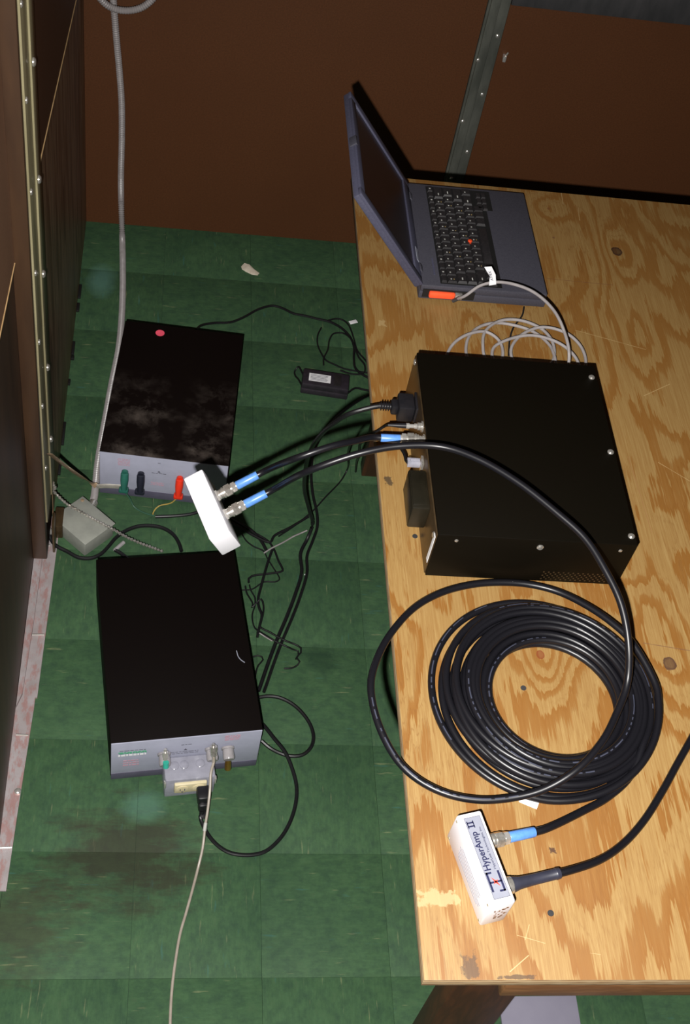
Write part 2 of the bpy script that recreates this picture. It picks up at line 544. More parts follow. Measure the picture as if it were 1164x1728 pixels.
def spline(pts, step=.006):
    """centripetal-ish Catmull-Rom through pts, resampled"""
    pts = [Vector(p) for p in pts]
    ext = [pts[0] * 2 - pts[1]] + pts + [pts[-1] * 2 - pts[-2]]
    out = []
    for i in range(1, len(ext) - 2):
        a, b, c, d = ext[i - 1:i + 3]
        t0 = 0.0
        t1 = t0 + max((b - a).length, 1e-6) ** .5
        t2 = t1 + max((c - b).length, 1e-6) ** .5
        t3 = t2 + max((d - c).length, 1e-6) ** .5
        n = max(1, int((c - b).length / step))
        for k in range(n):
            t = t1 + (t2 - t1) * k / n
            A1 = a * ((t1 - t) / (t1 - t0)) + b * ((t - t0) / (t1 - t0))
            A2 = b * ((t2 - t) / (t2 - t1)) + c * ((t - t1) / (t2 - t1))
            A3 = c * ((t3 - t) / (t3 - t2)) + d * ((t - t2) / (t3 - t2))
            B1 = A1 * ((t2 - t) / (t2 - t0)) + A2 * ((t - t0) / (t2 - t0))
            B2 = A2 * ((t3 - t) / (t3 - t1)) + A3 * ((t - t1) / (t3 - t1))
            out.append(B1 * ((t2 - t) / (t2 - t1)) + B2 * ((t - t1) / (t2 - t1)))
    out.append(pts[-1])
    return out


def add_tube(bm, path, r, n=10, rfun=None, uv=False, flat=None, face=None):
    rings, L = [], 0.0
    ls = []
    uvl = bm.loops.layers.uv.verify() if uv else None
    for i, p in enumerate(path):
        a = path[max(i - 1, 0)]; b = path[min(i + 1, len(path) - 1)]
        t = (b - a)
        if t.length < 1e-9:
            t = Vector((1, 0, 0))
        t.normalize()
        up = Vector((0, 0, 1))
        s = t.cross(up)
        if s.length < .15:
            s = t.cross(Vector((0, 1, 0)))
        s.normalize()
        if face is not None:
            s = t.cross(face).normalized()
        q = s.cross(t).normalized()
        if i:
            L += (p - path[i - 1]).length
        ls.append(L)
        rr = r * (rfun(L, i) if rfun else 1)
        ring = []
        for k in range(n):
            an = 2 * pi * k / n
            if flat:
                ring.append(bm.verts.new(p + s * cos(an) * flat[0] + q * sin(an) * flat[1]))
            else:
                ring.append(bm.verts.new(p + s * cos(an) * rr + q * sin(an) * rr))
        rings.append(ring)
    for j, (a, b) in enumerate(zip(rings, rings[1:])):
        for k in range(n):
            f = bm.faces.new((a[k], a[(k + 1) % n], b[(k + 1) % n], b[k]))
            f.smooth = True
            if uv:
                for lp, (uu, vv) in zip(f.loops, ((ls[j], k / n), (ls[j], (k + 1) / n), (ls[j + 1], (k + 1) / n), (ls[j + 1], k / n))):
                    lp[uvl].uv = (uu, vv)
    bm.faces.new(rings[0][::-1]); bm.faces.new(rings[-1])
    return bm


def tube(pts, r, n=10, step=.006, **k):
    return add_tube(bmesh.new(), spline(pts, step), r, n, **k)


def add_poly(bm, pts, z0, z1, M=None):
    M = M or Matrix()
    a = [bm.verts.new(M @ Vector((x, y, z0))) for x, y in pts]
    b = [bm.verts.new(M @ Vector((x, y, z1))) for x, y in pts]
    n = len(pts)
    bm.faces.new(a[::-1]); bm.faces.new(b)
    for i in range(n):
        bm.faces.new((a[i], a[(i + 1) % n], b[(i + 1) % n], b[i]))
    return bm


WM = {}


def smooth_by_angle(me, ang=radians(35)):
    for f in me.polygons:
        f.use_smooth = True
    try:
        me.set_sharp_from_angle(angle=ang)
    except Exception:
        pass


def obj(name, bm, mat, parent=None, world=False, kind=None, label=None):
    """link one mesh object; world=True: the geometry was built in world space"""
    me = bpy.data.meshes.new(name)
    bmesh.ops.recalc_face_normals(bm, faces=bm.faces)
    if world and parent is not None:
        bm.transform(WM[parent.name].inverted())
    bm.to_mesh(me); bm.free()
    smooth_by_angle(me)
    me.materials.append(MATS[mat])
    o = bpy.data.objects.new(name, me)
    C.objects.link(o)
    if parent is not None:
        o.parent = parent
        WM[o.name] = WM[parent.name]
    else:
        WM[o.name] = Matrix()
    if kind: o['kind'] = kind
    if label: o['label'] = label
    return o


def thing(name, label, cat, M=None, group=None):
    o = bpy.data.objects.new(name, None)
    o.empty_display_size = .02
    C.objects.link(o)
    M = M or Matrix()
    o.matrix_world = M
    WM[o.name] = M.copy()
    o['label'] = label; o['category'] = cat
    if group: o['group'] = group
    return o


def tag(o, label, cat, group=None):
    o['label'] = label; o['category'] = cat
    if group: o['group'] = group
    return o


def frame_mat(O, U, V, N):
    return Matrix(((U[0], V[0], N[0], O[0]), (U[1], V[1], N[1], O[1]), (U[2], V[2], N[2], O[2]), (0, 0, 0, 1)))


def at(v, rz=0):
    return Matrix.Translation(Vector(v)) @ Matrix.Rotation(rz, 4, 'Z')


def words(name, s, mat, parent, Mloc, height, length=None, thick=.0002, label=None, bold=0.0):
    """flat lettering: Mloc places it in the parent's space (x = reading direction)"""
    cu = bpy.data.curves.new('lettering', 'FONT')
    cu.body = s; cu.size = 1.0; cu.extrude = 0.0; cu.offset = bold; cu.resolution_u = 3
    t = bpy.data.objects.new('lettering', cu)
    C.objects.link(t)
    bpy.context.view_layer.update()
    me = bpy.data.meshes.new_from_object(t.evaluated_get(bpy.context.evaluated_depsgraph_get()))
    bpy.data.objects.remove(t); bpy.data.curves.remove(cu)
    xs = [v.co.x for v in me.vertices]; ys = [v.co.y for v in me.vertices]
    x0, x1, y0 = min(xs), max(xs), 0.0
    sy = height / .7
    sx = (length / (x1 - x0)) if length else sy
    me.transform(Matrix.Diagonal((sx, sy, 1, 1)) @ Matrix.Translation((-x0, 0, 0)))
    me.transform(Mloc)
    me.materials.clear(); me.materials.append(MATS[mat])
    o = bpy.data.objects.new(name, me)
    C.objects.link(o); o.parent = parent
    WM[o.name] = WM[parent.name]
    if label: o['label'] = label
    return o


# ------------------------------------------------------------------ the room
T = 0.2286
GX, GY = 0.212854, -2.020817
fx0, fx1, fy0, fy1 = -0.2444, 2.2702, -3.62, 0.0
floor = obj('floor', box_bm(fx0 - .12, fx1, fy0, fy1 + .02, -.05, -.003), 'grout', kind='structure')
tb = bmesh.new(); add_box(tb, -T / 2 + .0002, T / 2 - .0002, -T / 2 + .0002, T / 2 - .0002, -.003, 0, bev=.0002)
first = obj('floor_tile', tb, 'floor_tile', floor)
first_used = False
for i in range(-2, 9):
    for j in range(-7, 9):
        cx = GX + (i + .5) * T; cy = GY + (j + .5) * T
        if cy > .05:
            continue
        if not first_used:
            t = first; first_used = True
        else:
            t = first.copy(); C.objects.link(t); t.parent = floor
        t.location = (cx, cy, random.uniform(-.0002, 0))
        t.rotation_euler = (0, 0, (pi / 2 if (i + j) % 2 else 0) + random.choice((0, pi)))

# back wall: brown hardboard-faced panels, clamped by galvanised battens
wb = obj('wall_back', box_bm(-.15, 2.30, .012, .08, -.02, 2.5), 'zinc_dark', kind='structure')
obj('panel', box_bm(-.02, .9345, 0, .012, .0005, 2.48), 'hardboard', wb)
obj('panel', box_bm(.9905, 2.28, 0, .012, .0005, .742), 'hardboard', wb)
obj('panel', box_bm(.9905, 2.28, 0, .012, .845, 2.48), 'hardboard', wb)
bt = bmesh.new()
add_box(bt, .936, .989, -.004, .010, .001, 2.48, .001)
add_box(bt, .941, .964, -.011, -.003, .001, 2.48, .003)
bat = obj('batten', bt, 'zinc_back', wb)
bt = box_bm(.9905, 2.28, -.006, .011, .742, .845, .001)
obj('batten', bt, 'zinc_dark', wb, label='dark grey horizontal metal batten')
sc_bm = lathe((0, 0, 0), (0, -1, 0), [(0, .0052), (.0015, .0052), (.003, .0035), (.0034, .001)], 10)
scm = obj('screw', sc_bm, 'nickel', bat)
scm.location = (.944, -.011, .596)
for x, y, z in ((.944, -.011, .423), (.978, -.004, .50), (.978, -.004, .33), (.944, -.011, .78), (.978, -.004, .66), (.9525, -.011, .25), (.944, -.011, .98), (.944, -.011, 1.2), (.978, -.004, .9)):
    s = scm.copy(); C.objects.link(s); s.parent = bat; s.location = (x, y, z)
# small catch on the panel beside the batten
lt = thing('wall_catch', 'small shiny metal catch on the back wall beside the upright batten', 'catch', at((1.0075, 0, .607)))
obj('hook', box_bm(-.004, .004, -.014, 0, -.008, .008, .0015), 'chrome', lt)
obj('pin', lathe((0.001, -.010, .006), (.3, -.2, 1), [(0, .002), (.012, .002), (.013, .001)], 8), 'chrome', lt)

# left wall
wl = obj('wall_left', add_box(box_bm(-.15, -.0415, -1.90, .012, -.02, 2.5), -.042, -.0115, -1.08, .011, -.02, 2.5), 'dirt', kind='structure')
obj('panel', box_bm(-.011, 0, -1.013, -.0005, .0005, 1.6), 'old_panel', wl)
obj('panel', box_bm(-.041, -.030, -1.895, -1.13, .0005, 1.6), 'front_panel_brown', wl)
_e1, _e2 = PX(42, 357, -.026), PX(-8, 600, -.026)
_es = (_e2.z - _e1.z) / (_e2.y - _e1.y)
# two upper sheets whose cut lower edges show as tan lines
for (ya, za, yb, zb, x) in ((-.255, .779, -1.010, .916, .0035), (-1.152, _e1.z + _es * (-1.152 - _e1.y), -1.89, _e1.z + _es * (-1.89 - _e1.y), -.026)):
    bm = bmesh.new()
    sl = (zb - za) / (yb - ya)
    yl, yr = (yb, -.003 if ya > -1 else ya)
    zl, zr = zb, za + sl * (yr - ya)
    v = [(yl, zl), (yr, zr), (yr, 2.45), (yl, 2.45)]
    a = [bm.verts.new((x - .0035, y, z)) for y, z in v]; b = [bm.verts.new((x, y, z)) for y, z in v]
    bm.faces.new(a); bm.faces.new(b[::-1])
    for i in range(4):
        bm.faces.new((a[i], a[(i + 1) % 4], b[(i + 1) % 4], b[i]))
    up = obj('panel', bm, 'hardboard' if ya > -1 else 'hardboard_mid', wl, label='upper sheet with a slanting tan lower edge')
    bm = bmesh.new()
    q = [(yl, zl - .004), (yr, zr - .004), (yr, zr), (yl, zl)]
    a = [bm.verts.new((x - .003, y, z)) for y, z in q]; b = [bm.verts.new((x + .0015, y, z)) for y, z in q]
    bm.faces.new(a); bm.faces.new(b[::-1])
    for i in range(4):
        bm.faces.new((a[i], a[(i + 1) % 4], b[(i + 1) % 4], b[i]))
    obj('panel_edge', bm, 'panel_edge', up, label='tan cut edge')
obj('panel_joint', box_bm(-.027, -.0252, -1.297, -1.292, 1.02, 2.45), 'dirt', wl)
# upright batten with its two rows of screws
lb = bmesh.new()
add_box(lb, -.03, -.001, -1.150, -1.012, .02, 2.45, .002)
lbat = obj('batten', lb, 'batten_brown', wl, label='dark upright wall batten')
lb = bmesh.new()
add_box(lb, -.001, .003, -1.138, -1.014, .13, 2.45, .001)
add_box(lb, .003, .007, -1.072, -1.018, .14, 2.45, .0015)
cap = obj('batten', lb, 'zinc', wl, label='worn galvanised upright batten with screws')
sm = lathe((0, 0, 0), (1, 0, 0), [(0, .0055), (.0015, .0055), (.003, .0038), (.0034, .0012)], 12)
s0 = obj('screw', sm, 'nickel', cap)
s0.location = (.003, -1.128, 1.2617)
for z in (1.1115, .9488, .7849, .6283, .4663, .291, 1.44):
    s = s0.copy(); C.objects.link(s); s.parent = cap; s.location = (.003, -1.128, z)
for z in (1.1321, .9222, .7253, .4991, 1.32, .30):
    s = s0.copy(); C.objects.link(s); s.parent = cap; s.location = (.007, -1.060, z); s.scale = (1.5, 1.3, 1.3)
# ragged splinters at the foot of the dark panel
sp = bmesh.new()
for y, l in ((-.26, .05), (-.33, .03), (-.47, .045), (-.52, .012), (-.60, .018), (-.74, .07), (-.86, .04)):
    add_box(sp, 0, .003 + random.random() * .005, y - l, y, 0, .006, .001)
o = obj('wall_debris', sp, 'key_well', wl); o['kind'] = 'stuff'
# metal flange on the floor along the wall
tr = thing('trim_1', '', '', Matrix()); del tr['label']; del tr['category']; tr['kind'] = 'structure'
ff = bmesh.new()


def strip(bm, pts, z0, z1):
    return add_poly(bm, pts, z0, z1)


strip(ff, [(-.030, -1.13), (-.030, -1.867), (-.0085, -1.867), (-.004, -1.72), (.0045, -1.50), (.0050, -1.475), (.0085, -1.475), (.0155, -1.10), (.015, -1.02), (-.028, -1.02)], 0.0005, .004)
obj('flange', ff, 'floor_flange', tr)
ff = bmesh.new()
strip(ff, [(-.029, -1.13), (-.029, -1.50), (-.020, -1.47), (-.0145, -1.30), (-.012, -1.13)], .004, .012)
obj('flange', ff, 'floor_flange', tr, label='raised inner lip')
for (pa, pb) in (((54, 1071), (75, 1071)), ((27, 1240), (48, 1241)), ((0, 1431), (20, 1430)), ((68, 922), (84, 920))):
    a, b = P(*pa, .007), P(*pb, .007)
    a.x = max(a.x, -.028)
    o = obj('clip', tube([a, b], .0022, 8, .004), 'chrome', tr)
obj('bolt', lathe(P(30, 1336, .004), (0, 0, 1), [(0, .0065), (.003, .0065), (.005, .004), (.0055, .001)], 10), 'chrome', tr)

# ------------------------------------------------------------------ the plywood table
TT = at((0.553546, -2.280625, 0), -0.0061812)
table = thing('work_table', 'plywood-topped work table on dark wooden legs beside the green floor', 'table', TT)
TW, TD, TH = 1.45, 1.54656, .018
tp = box_bm(0, TW, 0, TD, H - TH, H, .0008)
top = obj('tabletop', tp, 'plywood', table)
top.data.materials.append(MATS['plywood_edge'])
for f in top.data.polygons:
    f.material_index = 0 if f.normal.z > .5 else 1
obj('rail', box_bm(.108, 1.40, .004, .042, H - TH - .052, H - TH, .002), 'rail_wood', table)
obj('rail', box_bm(.10, 1.40, TD - .06, TD - .02, H - TH - .089, H - TH, .002), 'leg_wood', table, label='dark rear rail')
obj('rail', box_bm(.125, .163, .10, TD - .06, H - TH - .06, H - TH, .002), 'leg_wood', table, label='dark side rail')
lg = obj('leg', box_bm(-.046, .046, -.019, .019, 0, H - TH, .002), 'leg_wood', table)
lg.location = (.122, .064, 0)
for x, y in ((.178, TD - .10), (1.33, .064), (1.33, TD - .10)):
    l2 = lg.copy(); C.objects.link(l2); l2.parent = table; l2.location = (x, y, 0)
for px, py in ((883, 1161), (929, 1541), (700, 905)):
    q = TT.inverted() @ P(px, py, H)
    o = obj('screw', lathe((q.x, q.y, H), (0, 0, 1), [(0, .0042), (.0006, .0040), (.0007, .001)], 12), 'zinc_dark', table)

tray = obj('floor_sheet', box_bm(.86, 1.003, -2.55, -2.058, .0002, .006, .001), 'tray_grey')
tag(tray, 'pale grey sheet lying on the floor under the near table edge', 'sheet')

# ------------------------------------------------------------------ laptop
LM = at((.659, -1.088, H), 0)
lap = thing('laptop', 'open dark grey laptop with an orange card in its side, on the plywood table', 'laptop', LM)
LD, LW, LH = .232, .294, .034
bb = bmesh.new()
add_box(bb, 0, LD, 0, LW, .004, .020, .002)
add_box(bb, .001, LD - .001, .001, LW - .001, .019, LH, .003)
for x in (.02, LD - .02):
    for y in (.02, LW - .02):
        add_lathe(bb, Vector((x, y, 0)), Vector((0, 0, 1)), [(0, .006), (.005, .006)], 10)
baseo = obj('base', bb, 'laptop_shell', lap)
# keyboard
KX0, KX1, KY0, KY1 = .036, .154, .008, .285      # x from the hinge towards the user; y is the long way
kb = bmesh.new()
add_poly(kb, [(KX0, KY0), (KX1 - .006, KY0), (KX1 - .006, KY1 - .058), (KX1 + .006, KY1 - .058), (KX1 + .006, KY1), (KX0, KY1)], LH - .001, LH + .0006)
kbo = obj('keyboard', kb, 'key_well', lap)


def key_mesh(w, d):
    bm = bmesh.new()
    h = .0042
    a = [(-d / 2, -w / 2), (d / 2, -w / 2), (d / 2, w / 2), (-d / 2, w / 2)]
    lo = [bm.verts.new((x, y, 0)) for x, y in a]
    hi = [bm.verts.new((x * .78, y * .78, h)) for x, y in a]
    bm.faces.new(lo[::-1]); bm.faces.new(hi)
    for i in range(4):
        bm.faces.new((lo[i], lo[(i + 1) % 4], hi[(i + 1) % 4], hi[i]))
    return bm


kcache = {}
lgm = None


def key(xc, yc, w, d=.0176):
    k = (round(w, 4), round(d, 4))
    if k not in kcache:
        kcache[k] = obj('key', key_mesh(w, d), 'key_black', kbo)
        o = kcache[k]
    else:
        o = kcache[k].copy(); C.objects.link(o); o.parent = kbo
    o.location = (xc, yc, LH + .0006)
    return o


leg_w, leg_a = bmesh.new(), bmesh.new()
rows = [(.0105, [1] * 16, .0115), (.0, [1] * 13 + [2], None), (0, [1.5] + [1] * 12 + [1.5], None), (0, [1.8] + [1] * 11 + [2.2], None), (0, [2.3] + [1] * 10 + [2.7], None)]
unit = (KY1 - KY0 - .004) / 15.0
x = KX0 + .007
key_x = []
for c in range(16):
    u2 = (KY1 - KY0 - .004) / 16
    for rr in (0,):
        key(KX0 + .0068, KY0 + .002 + (c + .5) * u2, u2 * .92, .0095)
        if c % 2:
            add_box(leg_w, KX0 + .005, KX0 + .008, KY0 + (c + .5) * u2, KY0 + (c + .5) * u2 + .0025, LH + .0048, LH + .0050)
for r in range(4):
    ws = [[1] * 13 + [2], [1.5] + [1] * 12 + [1.5], [1.8] + [1] * 11 + [2.2], [2.3] + [1] * 10 + [1.7, 1][:2]][r]
    xc = KX0 + .0125 + (r + .5) * .0183
    ws = ws[::-1] if False else ws
    y = KY0 + .002
    tot = sum(ws)
    for i, wv in enumerate(ws):
        ww = wv * unit * 15 / tot
        key(xc, y + ww / 2, ww * .93)
        if wv == 1:
            add_box(leg_w, xc - .0035, xc - .0010, y + ww * .32, y + ww * .32 + .0022, LH + .0048, LH + .0050)
            if (i * 7 + r * 3) % 4 == 0:
                add_box(leg_a, xc + .0018, xc + .0036, y + ww * .32, y + ww * .32 + .0022, LH + .0048, LH + .0050)
        else:
            add_box(leg_w, xc - .001, xc + .001, y + ww * .25, y + ww * .25 + .006, LH + .0048, LH + .0050)
        y += ww
xc = KX0 + .0125 + 4.5 * .0183
y = KY0 + .002
for wv in (1, 1, 1.2, 6.0, 1.2, 1, .9):
    key(xc - (0 if wv < 3 else 0), y + wv * unit / 2, wv * unit * .93)
    y += wv * unit
for k in range(3):
    key(xc + .010 - .0055, KY1 - .052 + k * .0172, .016, .0088)
    key(xc + .010 + .0045, KY1 - .052 + k * .0172, .016, .0088)
# rows drawn as if the legends face the user
obj('legends', leg_w, 'legend_white', kbo, kind='stuff')
obj('legends', leg_a, 'legend_amber', kbo, kind='stuff', label='amber key legends')
obj('pointing_stick', lathe((KX0 + .0125 + 2.95 * .0183, KY0 + .118, LH + .0006), (0, 0, 1), [(0, .003), (.004, .003), (.0045, .0042), (.006, .0042), (.0072, .0025)], 12), 'red_rubber', kbo)
o = obj('status_lights', box_bm(.026, .029, .03, .075, LH - .0005, LH + .0006), 'laptop_bezel', lap)
# side (towards the camera): card slot with the orange card
obj('card_slot', box_bm(.006, .100, -.0006, .003, .008, .026), 'key_well', lap)
obj('network_card', box_bm(.017, .064, -.007, .001, .011, .024, .003), 'orange_card', lap, label='orange end of the network card')
cl_ = bmesh.new(); add_box(cl_, .064, .077, -.007, .001, .012, .023, .001); add_box(cl_, .067, .071, -.009, .001, .014, .021, .0005)
obj('card_latch', cl_, 'nickel', lap)
# lid
ang = radians(37.5)
LMd = Matrix.Translation((.006, 0, LH - .002)) @ Matrix.Rotation(-ang, 4, 'Y')   # lid plane: z along the lid, x = thickness towards user
lid = bmesh.new()
LL_ = .231
add_box(lid, -.016, -.004, 0.001, LW - .001, .004, LL_, .003)
# bezel frame
for (y0, y1, z0, z1) in ((0.001, .020, .004, LL_), (LW - .020, LW - .001, .004, LL_), (.019, LW - .019, .004, .028), (.019, LW - .019, LL_ - .016, LL_)):
    add_box(lid, -.006, 0, y0, y1, z0, z1, .0012)
lid.transform(LMd)
lido = obj('lid', lid, 'laptop_bezel', lap)
b2 = box_bm(-.0055, -.0035, .018, LW - .018, .026, LL_ - .014); b2.transform(LMd)
obj('screen', b2, 'lcd_dark', lido)
b2 = box_bm(-.0005, .0006, .150, .210, .010, .016); b2.transform(LMd)
b2.free()
b2 = box_bm(-.0003, .0008, .055, .090, .009, .017); b2.transform(LMd)
obj('badge', b2, 'label_silver', lido)
for y in (.035, LW - .055):
    b2 = box_bm(-.006, .0025, y, y + .020, -.003, .008, .002)
    b2.transform(LMd); obj('hinge', b2, 'laptop_shell', lido)
b2 = box_bm(-.012, .0015, LW / 2 - .012, LW / 2 + .012, LL_ - .003, LL_ + .002, .0008); b2.transform(LMd)
obj('latch', b2, 'laptop_shell', lido)

# ------------------------------------------------------------------ black equipment case on the table
BM = at((.6106, -1.6965, H), -.0090007)
BW, BD, BH = .2946, .3663, .1009
case = thing('equipment_case', 'flat black metal equipment case with side connectors, on the plywood table', 'electronics', BM)
cb = bmesh.new()
add_box(cb, .0015, BW, 0, BD, .0035, BH, .0012)
for x in (.03, BW - .03):
    for y in (.03, BD - .03):
        add_lathe(cb, Vector((x, y, 0)), Vector((0, 0, 1)), [(0, .008), (.004, .008)], 12)
cover = obj('cover', cb, 'box_cover', case)
obj('rear_panel', box_bm(-.0006, .0016, .003, BD - .003, .006, BH - .004, .0003), 'rear_metal', case, label='bronze reflective connector panel')
cs = lathe((0, 0, 0), (0, 0, 1), [(0, .0052), (.0012, .0052), (.0028, .0034), (.0031, .001)], 12)
cs0 = obj('screw', cs, 'nickel', case)
IB = BM.inverted()
pos = []
for px, py in ((998, 637), (1030, 763), (1065, 905)):
    q = IB @ P(px, py, H + BH); pos.append(((q.x, q.y, BH), (0, 0, 0)))
q = IB @ P(698, 619, H + BH); 
for px, py in ((911, 922), (770, 912), (1046, 927)):
    q = IB @ PY(px, py, -1.6965); pos.append(((q.x, 0, q.z), (radians(90), 0, 0)))
pos.append(((0, BD - .012, BH - .010), (0, radians(-90), 0)))
pos.append(((-.0004, .012, BH - .016), (0, radians(-90), 0)))
for i, (l, r) in enumerate(pos):
    s = cs0 if i == 0 else cs0.copy()
    if i: C.objects.link(s); s.parent = case
    s.location = l; s.rotation_euler = r
    if i in (4, 5): s.scale = (.55, .55, .5)
# vent holes on the near side
vh = bmesh.new()
for r in range(5):
    for c in range(14):
        x = .175 + c * .0075 + (r % 2) * .00375
        add_lathe(vh, Vector((x, .0004, .010 + r * .0042)), Vector((0, -1, 0)), [(0, .0015), (.0006, .0015)], 6)
o = obj('vent_grille', vh, 'rear_metal', case); o['kind'] = 'stuff'
obj('label_strip', box_bm(-.0012, -.0004, .0035, .012, .030, .090), 'white_paper', case, label='white paper label wrapped at the corner')
# fused power module standing off the rear panel
mo = bmesh.new()
add_box(mo, -.028, -.0006, .060, .134, .038, .084, .003)
add_box(mo, -.026, -.004, .066, .128, .083, .0855, .001)
obj('filter_module', mo, 'module_black', case)
# a bracket of clear plastic around the network socket
obj('socket', box_bm(-.004, 0, .153, .170, .058, .076, .0005), 'nickel', case, label='metal network socket')
for yy, zz in ((.188, .0905), (.2155, .0905)):
    obj('jack', lathe((-.0006, yy, zz), (-1, 0, 0), [(0, .009), (.002, .009), (.0021, .0062), (.008, .0062)], 16), 'nickel', case)
obj('power_inlet', box_bm(-.004, .001, .262, .300, .045, .080, .002), 'black_plastic', case)

# ------------------------------------------------------------------ white amplifier boxes
AL, AW, AH = .120, .033, .0587


def amp(name, label, M, jacks, n):
    a = thing(name, label, 'amplifier', M, 'white amplifier boxes')
    bm = box_bm(0, AL, 0, AW, .0, AH, .003)
    obj('housing', bm, 'white_enamel', a)
    for x in (.006, AL - .006):
        for z in (.006, AH - .006):
            obj('screw', lathe((x, 0, z), (0, -1, 0), [(0, .0018), (.0004, .0017), (.0005, .0005)], 8), 'zinc', a)
    for u in jacks:
        obj('jack', lathe((u, AW, n), (0, 1, 0), [(0, ('h', .0098)), (.003, ('h', .0098)), (.0031, .0075), (.006, .0075)], 18), 'chrome', a)
    return a


th = .2364
U = Vector((sin(th), -cos(th), 0)); V = Vector((cos(th), sin(th), 0)); N = Vector((0, 0, 1))
AMT = frame_mat((.6, -2.1004, H), U, V, N)
amp1 = amp('signal_amplifier', 'white metal amplifier box with a printed silver label, lying on the plywood table', AMT, (.031, .090), .030)
AMH = frame_mat((.2806, -1.5023, .6805), (.3462, -.9371, -.0438), (.8501, .2936, .4371), (-.3968, -.1886, .8983))
amp2 = amp('signal_amplifier', 'plain white amplifier box hanging in the air from two stiff black cables', AMH, (.035, .072), .025)
# label on the lying one
lab = obj('label_plate', box_bm(.0065, AL - .008, .0075, .0285, AH - .0003, AH + .0002), 'label_silver', amp1, label='silver label with dark blue lettering')
zt = AH + .0003
bd = bmesh.new()
for (x0, x1, y0, y1) in ((.0065, AL - .008, .0073, .0079), (.0065, AL - .008, .0281, .0287), (.0065, .0071, .0075, .0285), (AL - .0086, AL - .008, .0075, .0285)):
    add_box(bd, x0, x1, y0, y1, zt - .0002, zt)
obj('label_border', bd, 'print_dark', lab)


def lab_m(u, v):   # reading direction = -u, letters' tops towards -v
    return Matrix(((-1, 0, 0, u), (0, -1, 0, v), (0, 0, 1, zt), (0, 0, 0, 1)))


words('lettering', 'HyperAmp', 'ink_navy', lab, lab_m(.0762, .0172), .0082, .0505, bold=.022)
words('lettering', 'HyperLink Technologies, Inc.', 'ink_navy', lab, lab_m(.0762, .0240), .0027, .0560, bold=.012)
rm = bmesh.new()
for x0, x1, y0, y1 in ((.0128, .0146, .0090, .0176), (.0174, .0192, .0090, .0176), (.0113, .0207, .0088, .0101), (.0113, .0207, .0165, .0178)):
    add_box(rm, x0, x1, y0, y1, zt, zt + .0002)
obj('lettering', rm, 'ink_navy', lab, label='roman numeral two in dark blue')
lo = bmesh.new()
for x0, x1, y0, y1 in ((.0785, .1030, .0086, .0112), (.0785, .0808, .0086, .0160), (.0785, .1045, .0235, .0261), (.1021, .1045, .0185, .0261), (.0905, .0927, .0100, .0250)):
    add_box(lo, x0, x1, y0, y1, zt, zt + .0002)
obj('logo', lo, 'ink_navy', lab, label='dark blue angular logo')
st = bmesh.new()
for k in range(4):
    a = radians(32 + 90 * k)
    ln = (.0085, .0030)[k % 2] if False else (.0075 if k % 2 == 0 else .0042)
    p = Vector((.0916, .0175)); d = Vector((cos(a), sin(a))); e = Vector((-d.y, d.x)) * .0013
    add_poly(st, [(p + e)[:], (p - e)[:], (p + d * ln)[:]], zt + .0002, zt + .0004)
obj('logo', st, 'ink_red', lab, label='red four-pointed star')
# faint print on the broad side and the worn sticker on the end
fp = bmesh.new()
for k in range(6):
    add_box(fp, .030 + random.random() * .01, .095 + random.random() * .01, -.0003, .0, .016 + k * .0045, .0172 + k * .0045)
obj('print', fp, 'label_silver', amp1)
ep = bmesh.new()
random.seed(3)
for k in range(26):
    x = random.uniform(.008, .026); z = random.uniform(.016, .044)
    add_box(ep, AL, AL + .0002, x, x + random.uniform(.001, .004), z, z + random.uniform(.001, .003))
obj('sticker', ep, 'rail_wood', amp1, label='worn brown sticker remains')

# ------------------------------------------------------------------ coaxial connectors and cables
RC = .00515


def plug_parts(parent, p, d, sleeve='blue_sleeve', nut=True, slen=.036, sr=.0068, first=.0):
    """a screw-on connector whose nut starts at p and points along d away from the jack; returns the cable's start"""
    p = Vector(p); d = Vector(d).normalized()
    if nut:
        obj('connector_nut', lathe(p, d, [(0, .0078), (.0035, .0078), (.0036, .0092), (.006, .0092), (.0061, .0084), (.008, .0084), (.0081, ('h', .0102)), (.0175, ('h', .0102)), (.0176, .0080), (.020, .0080)], 18), 'nickel', parent, world=True)
        obj('connector_collar', lathe(p + d * .020, d, [(0, ('h', .0088)), (.006, ('h', .0088)), (.0061, .0065), (.009, .0065)], 18), 'chrome', parent, world=True)
        s = .0275
    else:
        obj('connector_nut', lathe(p, d, [(0, .0105), (.003, .0112), (.007, .0105)], 20), 'nickel', parent, world=True)
        s = .006
    if nut:
        prof = [(0, sr * .96), (.001, sr * 1.02), (slen * .5, sr), (slen - .001, sr * .97), (slen, sr * .9)]
    else:
        prof = [(0, .0095), (.003, .0098), (.012, .0078), (.030, .0070), (slen - .006, .0068), (slen - .005, .0074), (slen, .0070)]
    obj('heat_shrink', lathe(p + d * s, d, prof, 20), sleeve, parent, world=True)
    return p + d * (s + slen)


def amp_pt(M, u, n, v=AW):
    return M @ Vector((u, v, n))


dH = Vector((.8501, .2936, .4371))
# short jumper: hanging amplifier -> case
pj = amp_pt(AMH, .035, .025, AW + .0064)
jack1 = BM @ Vector((-.0090, .188, .0905))
cab1 = thing('coaxial_jumper', 'short black coaxial cable with blue sleeves from the hanging white box to the case', 'cable', at(jack1))
s1 = plug_parts(cab1, pj, dH)
e1 = plug_parts(cab1, jack1 + Vector((-.0, 0, 0)), Vector((-1, .02, -.03)), sr=.0064, slen=.030)
obj('jacket', add_tube(bmesh.new(), spline([s1 - dH * .01, s1 + dH * .012, P(500, 773, .845), P(560, 753, .862), P(600, 744, .855), e1 + Vector((-.012, 0, 0)), e1 + Vector((.01, 0, 0))]), RC, 14, uv=True), 'coax_jacket', cab1, world=True)

